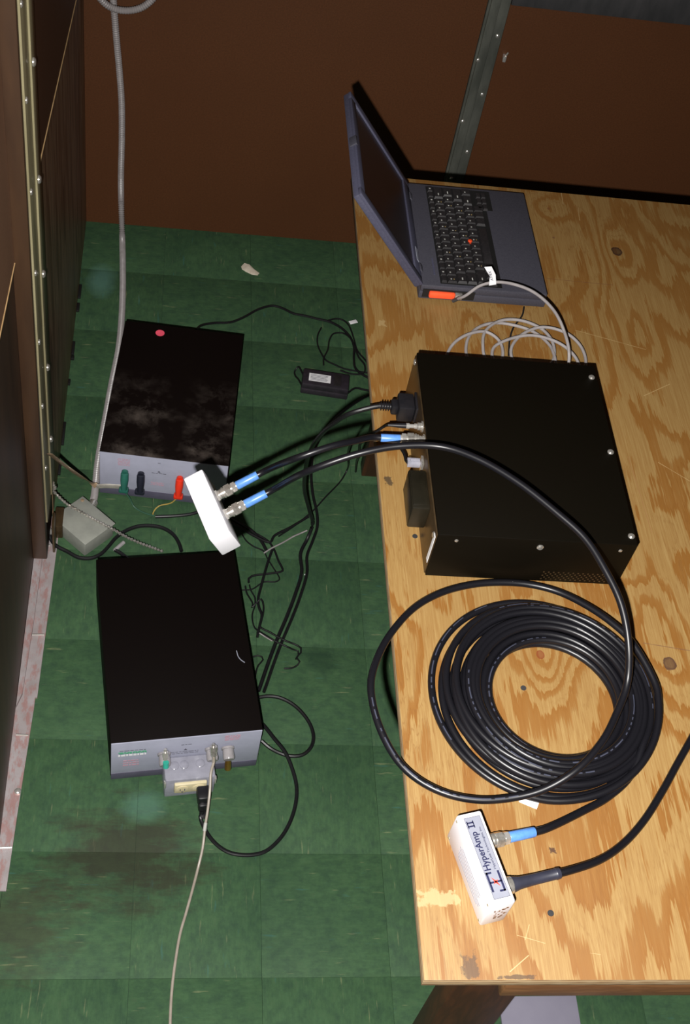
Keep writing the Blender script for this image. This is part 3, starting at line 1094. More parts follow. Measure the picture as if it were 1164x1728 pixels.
# long coax: hanging amplifier -> over the case -> coil -> lying amplifier
pk = amp_pt(AMH, .072, .025, AW + .0064)
CO = Vector((.758, -1.896, H))
cab2 = thing('coaxial_cable', 'long thick black coaxial cable coiled on the plywood table, one loop off its edge', 'cable', at(CO))
s2 = plug_parts(cab2, pk, dH)
pl = amp_pt(AMT, .031, .030, AW + .0064)
dL = V
e2 = plug_parts(cab2, pl, (dL + Vector((0, 0, -.05))).normalized())
path = [s2 - dH * .01, s2 + dH * .012]
for q in ((520, 795, .865), (600, 767, .90), (672, 753, .912), (745, 754, .918), (803, 773, .925), (871, 812, .928), (939, 865, .925), (987, 909, .92), (1021, 962, .91), (1048, 1020, .895),
          (1061, 1093, .868), (1058, 1154, .838), (1041, 1202, .828), (1016, 1251, .824), (973, 1299, .816), (920, 1331, .797), (871, 1345, .785), (813, 1350, .778), (755, 1340, .775),
          (706, 1316, .775), (672, 1284.6, .778), (644, 1236, .782), (629, 1188, .785), (626, 1149, .786), (639, 1105, .784), (663, 1064, .780), (701, 1024, .775), (745, 1000, .772),
          (794, 987, .770), (842, 983, .769), (891, 986, .770), (940, 998, .775), (988, 1021, .785), (1031, 1050, .793), (1064, 1081, .795)):
    path.append(P(*q))
# spiral turns, clockwise seen from above: (radius, centre dx, centre dy, height above table)
r0 = RC + .0004
turns = [(.1575, 0, 0, r0), (.1545, -.003, 0, r0), (.140, .004, 0, r0), (.130, .006, -.002, r0), (.1190, .009, -.003, r0), (.1080, .011, -.004, r0), (.097, .012, -.005, r0), (.0905, .013, -.005, r0),
         (.093, .014, -.006, .0145), (.1030, .012, -.006, .0148), (.1140, .010, -.004, .0148), (.1245, .008, -.003, .0148), (.1350, .007, -.001, .0148), (.1465, .005, .001, .0148),
         (.128, .010, -.002, .0240), (.117, .012, -.003, .0240), (.107, .013, -.004, .0242), (.118, .012, -.003, .0242), (.140, .006, 0, .0225), (.1535, .001, 0, .0150)]
a0 = math.atan2((path[-1] - CO).y, (path[-1] - CO).x)
nst = 40
rng = random.Random(5)
ph = [rng.uniform(0, 6.28) for _ in turns]
am = [rng.uniform(.0006, .0022) for _ in turns]
tot = (len(turns) - 1) * nst
end_a = -.62
extra = ((a0 - end_a) % (2 * pi)) / (2 * pi)
tot = int((len(turns) - 2 + extra) * nst)
for s in range(3, tot + 1):
    t = s / nst
    i = min(int(t), len(turns) - 2); f = t - i
    f = f * f * (3 - 2 * f)
    A, B = turns[i], turns[i + 1]
    r, dx, dy, z = [A[k] * (1 - f) + B[k] * f for k in range(4)]
    a = a0 - 2 * pi * t
    wob = (am[i] * (1 - f)) * sin(2 * a + ph[i]) + (am[i + 1] * f) * sin(2 * a + ph[i + 1])
    r += wob
    z2 = H + z
    if s < 14:
        k = s / 14
        z2 = max(z2, path[37].z * (1 - k) + (H + r0) * k) if len(path) > 37 else z2
        z2 = (H + .040) * (1 - k) + (H + z) * k
    path.append(Vector((CO.x + dx + r * cos(a), CO.y + dy + r * sin(a), z2)))
for q in ((1063, 1310, .768), (1026, 1345, .764), (985, 1368, .770)):
    path.append(P(*q))
path += [e2 + dL * .012, e2 - dL * .008]
sp2 = spline(path, .007)
obj('jacket', add_tube(bmesh.new(), sp2, RC, 12, uv=True), 'coax_jacket', cab2, world=True)

# second lead of the lying amplifier, leaving the frame to the right
pm = amp_pt(AMT, .090, .030, AW + .0064)
cab3 = thing('coaxial_lead', 'black coaxial cable with a dark grey sleeve leaving the right side of the photo', 'cable', at(pm))
e3 = plug_parts(cab3, pm, V, 'grey_sleeve', nut=False, slen=.066)
path = [e3 - V * .01, e3 + V * .012]
for q in ((1010, 1452, .778), (1050, 1425, .768), (1086, 1385, .764), (1118, 1334, .763), (1142, 1290, .763), (1172, 1236, .764), (1205, 1170, .762), (1240, 1090, .762), (1290, 1010, .762)):
    path.append(P(*q))
obj('jacket', add_tube(bmesh.new(), spline(path), RC, 14, uv=True), 'coax_jacket', cab3, world=True)

# tag of paper under the coil
ptag = bmesh.new()
tq = [P(px, py, H) for px, py in ((868, 1338), (914, 1342), (905, 1366), (876, 1354))]
add_poly(ptag, [(q.x, q.y) for q in tq], H + .0003, H + .0009)
pt = obj('paper_tag', ptag, 'white_paper', None)
tag(pt, 'small white paper tag half under the black cable coil on the table', 'tag')

# ------------------------------------------------------------------ grey network cable behind the laptop and the case
net = thing('network_cable', 'grey network cable looped on the table between laptop and black case', 'cable', at(P(880, 560, H)))
npth = [P(766, 506, H + .020), P(785, 499, .80), P(810, 482, .825), P(840, 476, .835), P(875, 482, .84), P(905, 496, .842), P(935, 525, .84), P(952, 560, .83), P(960, 595, .815),
        P(957, 625, .79), P(945, 655, .772), ]
# below the case's level it runs behind the case: keep y beyond its rear face (-1.330)


def NP(px, py, z):
    q = P(px, py, z)
    return q


yb = -1.3302 + .012
loops = [P(935, 600, .772), P(925, 580, .768), P(900, 560, .766), P(868, 549, .765), P(835, 545, .764), P(808, 552, .763), P(790, 570, .762), P(787, 600, .760),
         P(800, 622, .759), P(838, 617, .760), P(848, 600, .764), P(842, 575, .768), P(820, 560, .770), P(790, 564, .770), P(765, 580, .766), P(752, 605, .762), P(752, 628, .760),
         P(790, 640, .759), P(820, 620, .760), P(815, 592, .765), P(818, 560, .770), P(845, 541, .772), P(880, 541, .772), P(915, 556, .772), P(933, 580, .772), P(932, 610, .768),
         P(905, 628, .764), P(870, 615, .764), P(862, 590, .768), P(880, 565, .772), P(915, 552, .776), P(955, 562, .778), P(980, 585, .776), P(988, 615, .772),
         P(975, 640, .764), P(940, 638, .762), P(880, 632, .762), P(835, 612, .764), P(832, 588, .768), P(860, 572, .772), P(900, 566, .776), P(945, 580, .778), P(972, 605, .776), P(980, 632, .768)]
full = npth + loops
for q in full:
    if q.y < yb and q.x > .60:
        q.y = yb + random.uniform(0, .006)
full[0] = P(766, 506, H + .018)
obj('jacket', tube(full, .0027, 10, .005), 'grey_cable', net, world=True)
obj('strain_relief', tube([P(764, 508, H + .018), P(775, 503, H + .030)], .0034, 10, .004), 'zinc_dark', net, world=True)
# its white flag
a, b = P(830, 480, .838), P(812, 452, .850)
fm = bmesh.new()
c0, c1, c2, c3 = P(825, 482, .838), P(837, 480, .838), P(829, 450, .852), P(817, 451, .852)
m0, m1 = P(826, 466, .845), P(836, 464, .845)
off = Vector((0, 0, .0006))
ringv = [c0, m0, c3, c2, m1, c1]
va = [fm.verts.new(q) for q in ringv]; vb = [fm.verts.new(q + off) for q in ringv]
fm.faces.new((va[0], va[1], va[4], va[5])); fm.faces.new((va[1], va[2], va[3], va[4]))
fm.faces.new((vb[5], vb[4], vb[1], vb[0])); fm.faces.new((vb[4], vb[3], vb[2], vb[1]))
for i in range(6):
    fm.faces.new((va[i], vb[i], vb[(i + 1) % 6], va[(i + 1) % 6]))
flag = obj('cable_flag', fm, 'white_paper', net, world=True, label='white paper flag with dark print')
rd = (c3 - c0).normalized(); sd = (c1 - c0); sd = (sd - rd * sd.dot(rd)).normalized(); nn = sd.cross(rd)
if nn.z < 0:
    nn = -nn
org = (c0 * .35 + c1 * .65) + (c3 - c0) * .2
upd = -sd
Mf = WM[flag.name].inverted() @ frame_mat(org + nn * .0022, rd, upd, nn)
words('lettering', 'ATFEX', 'print_dark', flag, Mf, .0050, .018, bold=.02)

# thin black lead between laptop and case
th1 = obj('thin_lead', tube([P(884, 518, H + .0025), P(881, 532, H + .002), P(866, 553, H + .002), P(860, 573, H + .002), P(858, 600, H + .002)], .0016, 8, .005), 'cord_black')
tag(th1, 'thin black lead crossing under the grey network cable loops', 'cable')

# ------------------------------------------------------------------ plugs on the case's side and their cords
# mains plug and cord dropping to the floor
pw = thing('mains_cable', 'black mains cord from the plug on the black case down to the floor', 'cord', at(BM @ Vector((-.01, .281, .06))))
pb = bmesh.new()
add_box(pb, -.030, -.0045, .264, .298, .046, .078, .003)
add_box(pb, -.040, -.029, .271, .291, .053, .071, .003)
for k in range(4):
    add_box(pb, -.044 - k * .004, -.042 - k * .004, .2755, .2865, .0565, .0675, .001)
add_lathe(pb, Vector((-.039, .281, .062)), Vector((-1, 0, 0)), [(0, .0052), (.02, .0045)], 12)
obj('plug', pb, 'black_plastic', pw).matrix_parent_inverse = WM[pw.name].inverted() @ BM
ps = BM @ Vector((-.056, .281, .062))
cord = [ps + Vector((.01, 0, 0)), ps, P(620, 689, .812), P(590, 698, .80), P(562, 715, .75), P(540, 735, .65), P(523, 762, .50), P(515, 795, .34), P(514, 830, .20), P(522, 862, .10), P(527, 885, .045),
        P(519, 908, .0125), P(507, 934, .007), P(509, 965, .0042), P(498, 1003, .0042), P(484, 1040, .0042), P(467, 1080, .0042), P(452, 1120, .0042), P(440, 1155, .0042), P(436, 1166, .0042)]
obj('jacket', tube(cord, .0040, 10, .008), 'cord_black', pw, world=True)


def cord_thing(name, label, pts, r, mat='cord_black', n=8, step=.006, cat='cable', group=None):
    o = obj(name, tube([P(*q) for q in pts], r, n, step), mat)
    return tag(o, label, cat, group)


cord_thing('black_cable', 'black cord lying beside the mains cord, reaching the lower black floor box',
           [(650, 655, .0046), (612, 672, .0046), (575, 698, .0046), (546, 730, .0046), (529, 765, .0046), (525, 800, .0046), (528, 835, .0046), (535, 868, .0046), (535, 890, .0046), (527, 914, .0046), (518, 938, .0046), (518, 966, .0046), (507, 1005, .0046), (493, 1042, .0046), (476, 1082, .0046), (461, 1122, .0046), (449, 1157, .0046), (445, 1168, .0046)], .0034)

# thin lead with metal tip
tl = thing('thin_lead', 'thin black lead with a chrome tip plugged into the black case', 'cable', at(BM @ Vector((-.01, .2155, .0905))))
q = BM @ Vector((-.0090, .2155, .0905))
obj('connector', lathe(q, (-1, 0, -.02), [(0, .0045), (.004, .0045), (.0041, .0034), (.012, .0034), (.0121, .0045), (.017, .0045)], 12), 'chrome', tl, world=True)
obj('boot', lathe(q + Vector((-.017, 0, -.0003)), (-1, 0, -.02), [(0, .0042), (.012, .0036), (.028, .0022)], 12), 'black_plastic', tl, world=True)
obj('jacket', tube([q + Vector((-.042, 0, -.001)), P(648, 720, .815), P(634, 729, .80), P(612, 736, .77), P(598, 742, .66), P(589, 755, .40), P(586, 772, .15), P(585, 794, .01), P(576, 810, .002), P(548, 840, .0125), P(530, 860, .0135), P(514, 874, .0125), P(496, 888, .002), P(470, 905, .002)], .0019, 8, .006), 'cord_black', tl, world=True)
# network plug
nl = thing('patch_cord', 'dark patch cord with a clear network plug in the black case', 'cable', at(BM @ Vector((-.004, .162, .067))))
np_ = bmesh.new(); add_box(np_, -.024, -.0045, .1565, .1685, .0625, .0715, .0006); add_box(np_, -.020, -.006, .1605, .1645, .0715, .0745, .0004)
obj('network_plug', np_, 'clear_plastic', nl).matrix_parent_inverse = WM[nl.name].inverted() @ BM
q = BM @ Vector((-.024, .1625, .067))
obj('jacket', tube([q + Vector((.006, 0, 0)), q, P(682, 766, .815), P(672, 752, .806), P(655, 740, .80), P(630, 737, .785), P(612, 745, .74), P(606, 760, .60), P(604, 772, .3), P(601, 783, .06), P(600, 796, .012)], .0025, 8, .006), 'cord_black', nl, world=True)

# ------------------------------------------------------------------ floor boxes
FB_W, FB_D, FB_H = .279, .418, .140


def floor_box(label, M, feet=True):
    t = thing('test_box', label, 'electronics', M, 'black test boxes on the floor')
    bm = bmesh.new()
    add_box(bm, 0, FB_W, .0018, FB_D, .014, FB_H, .0012)
    for x in (.025, FB_W - .025):
        for y in (.03, FB_D - .03):
            add_lathe(bm, Vector((x, y, 0)), Vector((0, 0, 1)), [(0, .009), (.016, .009)], 12)
    obj('cover', bm, 'dusty_black' if feet else 'black_paint', t)
    obj('front_panel', box_bm(.001, FB_W - .001, 0, .002, .026, FB_H - .0008, .0003), 'panel_grey', t)
    obj('base_strip', box_bm(.001, FB_W - .001, -.0008, .006, .004, .0262, .0005), 'panel_base', t)
    return t


def dusty():
    m, nt, b = base('dusty_black', .6, 0, .1)
    v = coords(nt, (1, 1, 1))
    n = noise(nt, v, 20, 6, .68, .25)
    n2 = noise(nt, v, 9, 3, .6)
    g = nt.nodes.new('ShaderNodeSeparateXYZ'); nt.links.new(v, g.inputs[0])
    near = ramp(nt, mth(nt, 'MULTIPLY', g.outputs[1], 1 / .42), [(.0, (.9, .9, .9)), (.45, (.55, .55, .55)), (.62, (0, 0, 0))])
    k = mth(nt, 'MULTIPLY', ramp(nt, n, [(.44, (0, 0, 0)), (.78, (1, 1, 1))]), ramp(nt, n2, [(.38, (0, 0, 0)), (.6, (1, 1, 1))]))
    k = mth(nt, 'MULTIPLY', k, near)
    c = mixc(nt, mth(nt, 'MULTIPLY', k, .85), (.0042, .0022, .0018), (.13, .105, .09))
    nt.links.new(c, b.inputs['Base Color'])


dusty()
M1 = at((.1596, -1.648, 0), radians(7.3))
M2 = at((.0945, -.9455, 0), radians(-4.7))
fb1 = floor_box('black test box with an ivory outlet on its grey front, on the floor', M1, False)
fb2 = floor_box('dusty black test box with a pink dot, on the floor near the wall', M2, True)
# pink dot
q = M2.inverted() @ P(270, 562, FB_H)
obj('dot_sticker', lathe((q.x, q.y, FB_H), (0, 0, 1), [(0, .0105), (.0004, .0105)], 24), 'sticker_pink', fb2)


def stripes(parent, mat, x0, x1, z0, z1, n, seed=1, frac=.45, label=None):
    rr = random.Random(seed); bm = bmesh.new()
    st = (z1 - z0) / n
    for k in range(n):
        x = x0 + rr.uniform(0, .1) * (x1 - x0)
        while x < x1:
            l = rr.uniform(.003, .010)
            add_box(bm, x, min(x + l, x1), -.0003, .0001, z0 + k * st, z0 + (k + frac) * st)
            x += l + .0015
    return obj('print', bm, mat, parent, label=label)


stripes(fb2, 'print_pink', .038, .066, .104, .128, 6, 2, label='faded red lettering')
stripes(fb2, 'print_dark', .113, .146, .090, .093, 1, 3)
stripes(fb2, 'print_pink', .112, .142, .050, .062, 3, 4)
stripes(fb2, 'print_dark', .126, .132, .124, .127, 1, 5)
obj('warning_mark', add_poly(bmesh.new(), [(.126, .094), (.133, .094), (.1295, .099)], -.0003, .0003, Matrix.Rotation(radians(90), 4, 'X')), 'print_dark', fb2)
stripes(fb1, 'print_green', .012, .066, .098, .106, 2, 6, .8, label='green lettering band')
stripes(fb1, 'white_paper', .012, .066, .090, .096, 1, 7, .9, label='pale lettering')
stripes(fb1, 'print_dark', .014, .064, .109, .113, 1, 11)
stripes(fb1, 'print_pink', .022, .052, .052, .078, 3, 8)
stripes(fb1, 'print_dark', .128, .148, .112, .116, 1, 9)
stripes(fb1, 'print_dark', .110, .162, .080, .092, 2, 10, .25)
obj('warning_mark', add_poly(bmesh.new(), [(.134, .092), (.141, .092), (.1375, .098)], -.0003, .0003, Matrix.Rotation(radians(90), 4, 'X')), 'print_dark', fb1)
stripes(fb1, 'print_pink', .208, .238, .114, .134, 5, 12, .6, label='faded red lettering')

# --- banana plugs on the upper box
IM2 = M2.inverted()


def banana(u, mat, label, lean):
    t = thing('banana_plug', label, 'plug', M2 @ at((u, -.001, .05)), 'banana plugs on the test box front')
    bm = bmesh.new()
    add_lathe(bm, Vector((0, -.004, .036)), Vector((lean * .2, -.45, -1)), [(0, .0062), (.002, .0088), (.018, .0090), (.034, .0072), (.042, .0068)], 16)
    obj('grip', bm, mat, t)
    bm = bmesh.new()
    add_lathe(bm, Vector((0, -.0005, .036)), Vector((0, -1, 0)), [(0, .0075), (.006, .0075)], 14)
    obj('post', bm, mat, t)
    bm = bmesh.new()
    add_box(bm, -.0105, .0105, -.026, -.012, -.010, .000, .003)
    obj('boot', bm, mat, t)
    return t


banana(.056, 'plug_green', 'dark green banana plug on the grey front of the upper floor box', .1)
banana(.091, 'plug_black', 'black banana plug between the green and red ones on the upper floor box', .2)
banana(.176, 'plug_red', 'red banana plug on the grey front of the upper floor box', 0)
wr = thing('test_lead', 'dark lead splitting into thin green and yellow wires before the upper floor box', 'cable', at(P(262, 870, .004)))
obj('sheath', tube([P(262, 872, .005), P(290, 871, .005), P(320, 868, .005), P(345, 862, .006), P(375, 866, .006), P(400, 880, .006), P(425, 896, .006), P(440, 912, .006), P(450, 930, .006)], .0036, 10), 'cord_black', wr, world=True)
obj('wire', tube([M2 @ Vector((.058, -.020, .041)), P(220, 843, .02), P(226, 855, .006), P(240, 864, .003), P(262, 871, .005)], .0016, 8), 'wire_green', wr, world=True)
obj('wire', tube([M2 @ Vector((.174, -.022, .041)), P(288, 849, .018), P(268, 854, .008), P(260, 862, .004), P(258, 870, .004), P(265, 872, .005)], .0015, 8), 'wire_yellow', wr, world=True, label='yellow wire')
# --- ground strap
gs = bmesh.new()
L0 = M2 @ Vector((-.004, -.014, .040))
W0 = PX(84, 766, .0085)
strap_pts = [W0, W0.lerp(L0, .35) + Vector((0, 0, -.004)), W0.lerp(L0, .7) + Vector((0, 0, -.004)), L0 + Vector((-.006, .004, .002)), L0, M2 @ Vector((.020, -.008, .038)), M2 @ Vector((.050, -.006, .038))]
stp = thing('ground_strap', 'flat shiny metal ground strap from the wall batten to the upper floor box', 'strap', at(strap_pts[0]))
obj('strap', add_tube(bmesh.new(), spline(strap_pts[:5], .004), .005, 8, flat=(.0062, .0008), face=Vector((-.25, -.75, .6))), 'copper', stp, world=True, label='bare copper strap')
obj('lug', add_tube(bmesh.new(), spline(strap_pts[-3:], .004), .005, 8, flat=(.0055, .0010), face=Vector((0, -1, .3))), 'tin_strap', stp, world=True, label='pale tinned end')

# --- connectors on the lower box
def fitting(u, z):
    return Vector((u, -.001, z))


for u, z in ((.098, .088), (.186, .090), (.217, .088)):
    obj('post', lathe((u, -.0005, z), (0, -1, -.25), [(0, .0125), (.004, .0125), (.0045, .0105), (.020, .0112), (.024, .0100)], 16), 'frosted_plastic', fb1, label='frosted plastic post')
obj('connector', lathe((.098, -.010, .122), (0, -.6, -1), [(0, .0030), (.006, .0030), (.0061, .0058), (.016, .0058), (.0161, .0045), (.022, .0045)], 14), 'chrome', fb1)
obj('connector_cap', lathe((.0985, -.026, .1005), (0, -.3, -1), [(0, .0056), (.012, .0056), (.013, .004)], 14), 'teal_cap', fb1, label='teal cap')
obj('terminal', lathe((.217, -.016, .070), (0, -.4, -1), [(0, .0045), (.010, .0062), (.024, .0062), (.026, .003)], 12), 'brass', fb1)
# clear outlet box
obx = bmesh.new(); add_box(obx, .096, .190, -.050, -.001, .006, .072, .004)
obj('outlet_cover', obx, 'clear_plastic', fb1, label='clear plastic outlet cover')
for x, y in ((.134, -.020), (.164, -.020), (.116, -.020)):
    obj('cover_boss', lathe((x, y, .072), (0, 0, 1), [(0, .0085), (.0015, .0085), (.003, .006)], 16), 'clear_plastic', fb1)
io = bmesh.new(); add_box(io, .113, .174, -.056, -.047, .030, .062, .003)
for x in (.128, .159):
    add_lathe(io, Vector((x, -.055, .046)), Vector((0, -1, 0)), [(0, .0125), (.0025, .0125), (.003, .0115)], 18)
iv = obj('outlet', io, 'ivory', fb1, label='ivory duplex outlet')
sl = bmesh.new()
for x in (.128, .159):
    add_box(sl, x - .005, x - .0035, -.0585, -.0575, .044, .051); add_box(sl, x + .0035, x + .005, -.0585, -.0575, .044, .051)
    add_lathe(sl, Vector((x, -.0575, .039)), Vector((0, -1, 0)), [(0, .002), (.001, .002)], 8)
obj('outlet_slots', sl, 'print_dark', iv)
for x in (.096, .190):
    obj('clip', box_bm(x - .0018, x + .0018, -.052, -.044, .046, .066, .001), 'chrome', fb1)
# plug and cord of the lower box
pc = thing('mains_cable', 'black mains cord plugged into the ivory outlet, curving over the green floor', 'cord', M1 @ at((.164, -.07, .04)))
pb = bmesh.new()
add_box(pb, -.011, .013, -.018, .010, -.004, .022, .004)
add_box(pb, -.009, .009, -.024, -.008, -.022, .004, .004)
for k in range(4):
    add_box(pb, -.006, .006, -.030 - .0005 * k, -.018, -.026 - k * .003, -.0245 - k * .003, .0008)
obj('plug', pb, 'black_plastic', pc)
st_ = M1 @ Vector((.163, -.093, .016))
lead = [M1 @ Vector((.163, -.088, .024)), st_, P(338, 1378, .010), P(345, 1398, .0045), P(362, 1422, .0042), P(385, 1438, .0042), P(415, 1443, .0042), P(445, 1438, .0042), P(470, 1418, .0042), P(488, 1390, .0042), P(499, 1355, .0042), P(500, 1325, .0042), P(491, 1292, .009),
        P(480, 1268, .0135), P(463, 1247, .0145), P(448, 1228, .0135), P(436, 1215, .0125)]
obj('jacket', tube(lead, .0038, 10, .006), 'cord_black', pc, world=True)
cord_thing('black_cable', 'black cord making a small loop beside the lower black floor box',
           [(441, 1250, .010), (455, 1262, .0045), (472, 1271, .0042), (490, 1276, .0042), (510, 1274, .0042), (524, 1262, .0042), (529, 1244, .0042), (523, 1222, .0042), (507, 1200, .0042), (490, 1186, .0042), (470, 1177, .0042), (450, 1175, .0042), (432, 1178, .0042)], .0038)
# pale measuring cable running out of the bottom of the picture
tcable = thing('measuring_cable', 'thin pale grey cable from the test box, running out of the picture bottom', 'cable', M1 @ at((.186, -.02, .11)))
obj('connector', lathe((0, .008, .018), (0, -.65, -1), [(0, .0030), (.005, .0030), (.0051, .0072), (.016, .0072), (.0161, .0062), (.024, .0062), (.0241, .0042), (.036, .0036)], 14), 'nickel', tcable)
cst = M1 @ Vector((.186, -.0335, .0975))
mp = [M1 @ Vector((.186, -.028, .108)), cst, P(356, 1303, .092), P(354, 1335, .078), P(350, 1370, .058), P(346, 1395, .042), P(342, 1430, .022), P(334, 1465, .004), P(325, 1500, .003), P(314, 1540, .003), P(304, 1575, .003), P(297, 1615, .003), P(291, 1660, .003), P(288, 1700, .003), P(287, 1740, .003), P(288, 1800, .003)]
obj('jacket', tube(mp, .0026, 10, .006), 'test_cable', tcable, world=True)
obj('sleeve', tube([P(347, 1388, .0465), P(345, 1402, .0380)], .0034, 10, .004), 'legend_white', tcable, world=True, label='pale joint sleeve')
# arc-shaped scratch on the lower box
obj('scratch', tube([P(399, 1098, FB_H + .0003), P(402, 1108, FB_H + .0003), P(407, 1114, FB_H + .0003), P(413, 1118, FB_H + .0003)], .0010, 6, .003), 'label_silver', fb1, world=True, label='short curved white scratch')

# ------------------------------------------------------------------ junction box, conduit, braid
JM = at((.0705, -1.062, 0), radians(-44))
jb = thing('junction_box', 'square grey metal junction box on the floor at the wall batten', 'box', JM)
jj = bmesh.new(); add_box(jj, -.052, .046, -.041, .041, 0, .044, .003)
obj('housing', jj, 'box_zinc', jb)
jj = bmesh.new(); add_box(jj, -.053, .050, -.043, .043, .044, .047, .002)
obj('lid', jj, 'box_zinc', jb)
obj('screw', lathe((-.044, .034, .047), (0, 0, 1), [(0, .004), (.001, .004), (.002, .002)], 10), 'copper', jb)
# a bracket tying it to the batten
bk = bmesh.new(); add_box(bk, .0075, .026, -1.085, -1.030, .010, .050, .002); add_box(bk, .0075, .013, -1.12, -1.085, .004, .10, .002)
bko = obj('wall_bracket', bk, 'rear_metal'); tag(bko, 'galvanised corner bracket at the foot of the left wall batten', 'bracket')
CR = .0084
_c0 = PY(189, -25, -.025)
ctop = [Vector((_c0.x - .03, -.03, 1.6)), Vector((_c0.x - .02, -.03, 1.2)), Vector((_c0.x - .008, -.03, .85)), _c0, PY(192, 10, -.022), PY(196, 60, -.02), PY(201, 115, -.018), PY(205, 170, -.016), PY(205.5, 230, -.014), PY(204, 300, -.013), PY(204.5, 345, -.014)]
cpts = ctop + [P(206, 395, .010), P(207, 440, .009), P(207, 490, .009), P(205, 540, .009), P(200, 590, .009), P(189, 645, .009), P(180, 695, .009), P(170, 750, .009), P(164, 790, .009), P(161, 825, .010), P(157, 846, .020), P(152, 855, .024)]
for q in cpts[11:21]:
    q.x = min(q.x, (M2 @ Vector((-.0095, (M2.inverted() @ q).y, 0))).x)
con = thing('flexible_conduit', 'ribbed grey conduit down the back wall and along the floor to the junction box', 'conduit', at(cpts[-1]))
path = spline(cpts, .0026)
obj('ribbed_tube', add_tube(bmesh.new(), path, CR, 10, rfun=lambda L, i: 1.0 if i % 2 else .74), 'grey_cable', con, world=True)
obj('fitting', lathe(P(158, 848, .021), P(150, 862, .024) - P(158, 848, .021), [(0, .0105), (.010, .0105), (.011, .009), (.018, .009)], 14), 'nickel', con, world=True)
_l0, _l1 = PY(150, -60, -.060), PY(280, -50, -.045)
lp = [Vector((_l0.x - .02, -.04, 1.6)), Vector((_l0.x - .015, -.05, 1.1))] + [PY(x, y, yy) for x, y, yy in ((150, -60, -.060), (158, -25, -.060), (168, -4, -.058), (186, 12, -.055), (212, 18, -.052), (236, 14, -.05), (254, 2, -.048), (266, -14, -.046), (280, -50, -.045))] + [Vector((_l1.x + .03, -.03, 1.1)), Vector((_l1.x + .03, -.03, 1.6))]
o = obj('flexible_conduit', add_tube(bmesh.new(), spline(lp, .0026), .0085, 10, rfun=lambda L, i: 1.0 if i % 2 else .84), 'grey_cable')
tag(o, 'curved grey conduit crossing the top edge of the picture on the back wall', 'conduit')
# braid: bead-like links along a line
br = [Vector((.0065, -1.052, .155)), Vector((.010, -1.050, .135)), P(84, 822, .115), P(97, 836, .10), P(115, 852, .075), P(140, 866, .056), P(165, 880, .058), P(190, 893, .064), P(215, 907, .056), P(240, 918, .042), P(262, 926, .025), P(275, 931, .015)]
bp = spline(br, .0034)
obr = obj('braided_strap', add_tube(bmesh.new(), bp, .0031, 8, rfun=lambda L, i: (1.30, .45, 1.1, .5)[i % 4]), 'nickel')
tag(obr, 'beaded metal ground braid hanging from the wall across the junction box', 'strap')
# black cable from the wall past the junction box
cord_thing('black_cable', 'black cable curving from the junction box corner to the back of the lower floor box',
           [(84, 903, .014), (87, 912, .009), (96, 922, .008), (112, 930, .006), (133, 941, .0045), (154, 942, .0045), (170, 935, .0045), (183, 922, .0045), (195, 908, .0045), (210, 897, .0045), (230, 889, .0046), (250, 887, .0046), (274, 891, .0050), (292, 902, .005), (302, 917, .005), (306, 930, .006)], .0042)
cc = thing('cable_clamp', 'shiny cable clamp on the floor at the foot of the left wall', 'clamp', at(P(90, 905, 0)))
obj('body', lathe((0, 0, .008), (-.5, .6, 0), [(0, .007), (.008, .008), (.0081, .0055), (.02, .0055)], 12), 'chrome', cc)
pq = thing('cable_end', 'white plastic connector on a black cord stub beside the junction box', 'connector', at(P(200, 922, 0)))
obj('shell', tube([P(193, 929, .006), P(201, 922, .006), P(209, 915, .006)], .0042, 8, .004), 'frosted_plastic', pq, world=True)
obj('cord', tube([P(194, 928, .006), P(204, 934, .005), P(214, 942, .005), P(222, 950, .005)], .0042, 8, .005), 'cord_black', pq, world=True)

# ------------------------------------------------------------------ power adapter and the leads around it
a_, b_, d_ = P(513, 618, .035), P(592, 630, .035), P(508, 646, .035)
ang_a = math.atan2((b_ - a_).y, (b_ - a_).x)
AM = at((.5650, -.5330 - .006, 0), ang_a)
ad = thing('power_adapter', 'black power adapter with a white label, on the floor near the table edge', 'adapter', AM)
AW_, AD_ = .117, .056
bm = bmesh.new(); add_box(bm, 0, AW_, -AD_, 0, 0, .017, .003); add_box(bm, .0005, AW_ - .0005, -AD_ + .0005, -.0005, .0175, .035, .004)
obj('housing', bm, 'adapter_plastic', ad)
obj('label_plate', box_bm(.016, .070, -.042, -.016, .035, .0354), 'white_paper', ad, label='white printed label')
rr = random.Random(4); pbm = bmesh.new()
for k in range(5):
    add_box(pbm, .020, .064 - rr.random() * .012, -.038 + k * .0042, -.0365 + k * .0042, .0354, .0356)
obj('print', pbm, 'ink_grey', ad)
obj('ribs', box_bm(.078, .096, -.048, -.008, .035, .0356, .0004), 'key_black', ad)
obj('lead', tube([AM @ Vector((0.002, -.012, .02)), P(503, 619, .02), P(497, 627, .012), P(498, 634, .012), P(503, 640, .016), AM @ Vector((.002, -.050, .02))], .0020, 8, .004), 'cord_black', ad, world=True)
obj('lead', tube([AM @ Vector((AW_ - .002, -.045, .012)), P(600, 655, .008), P(615, 658, .004), P(640, 662, .004), P(680, 668, .004)], .0026, 8, .006), 'cord_black', ad, world=True)
G = 'thin black cords tangled near the adapter'
cord_thing('black_cable', 'black cord from the upper floor box to the bundle above the adapter',
           [(331, 556, .020), (340, 549, .010), (362, 545, .004), (388, 544, .004), (410, 536, .004), (436, 522, .004), (460, 516, .004), (476, 520, .004), (495, 529, .004), (515, 533, .004), (535, 538, .004), (556, 543, .004), (575, 553, .004), (590, 568, .004), (597, 585, .004), (597, 605, .004), (600, 622, .004), (613, 633, .004), (640, 645, .004)], .0031)
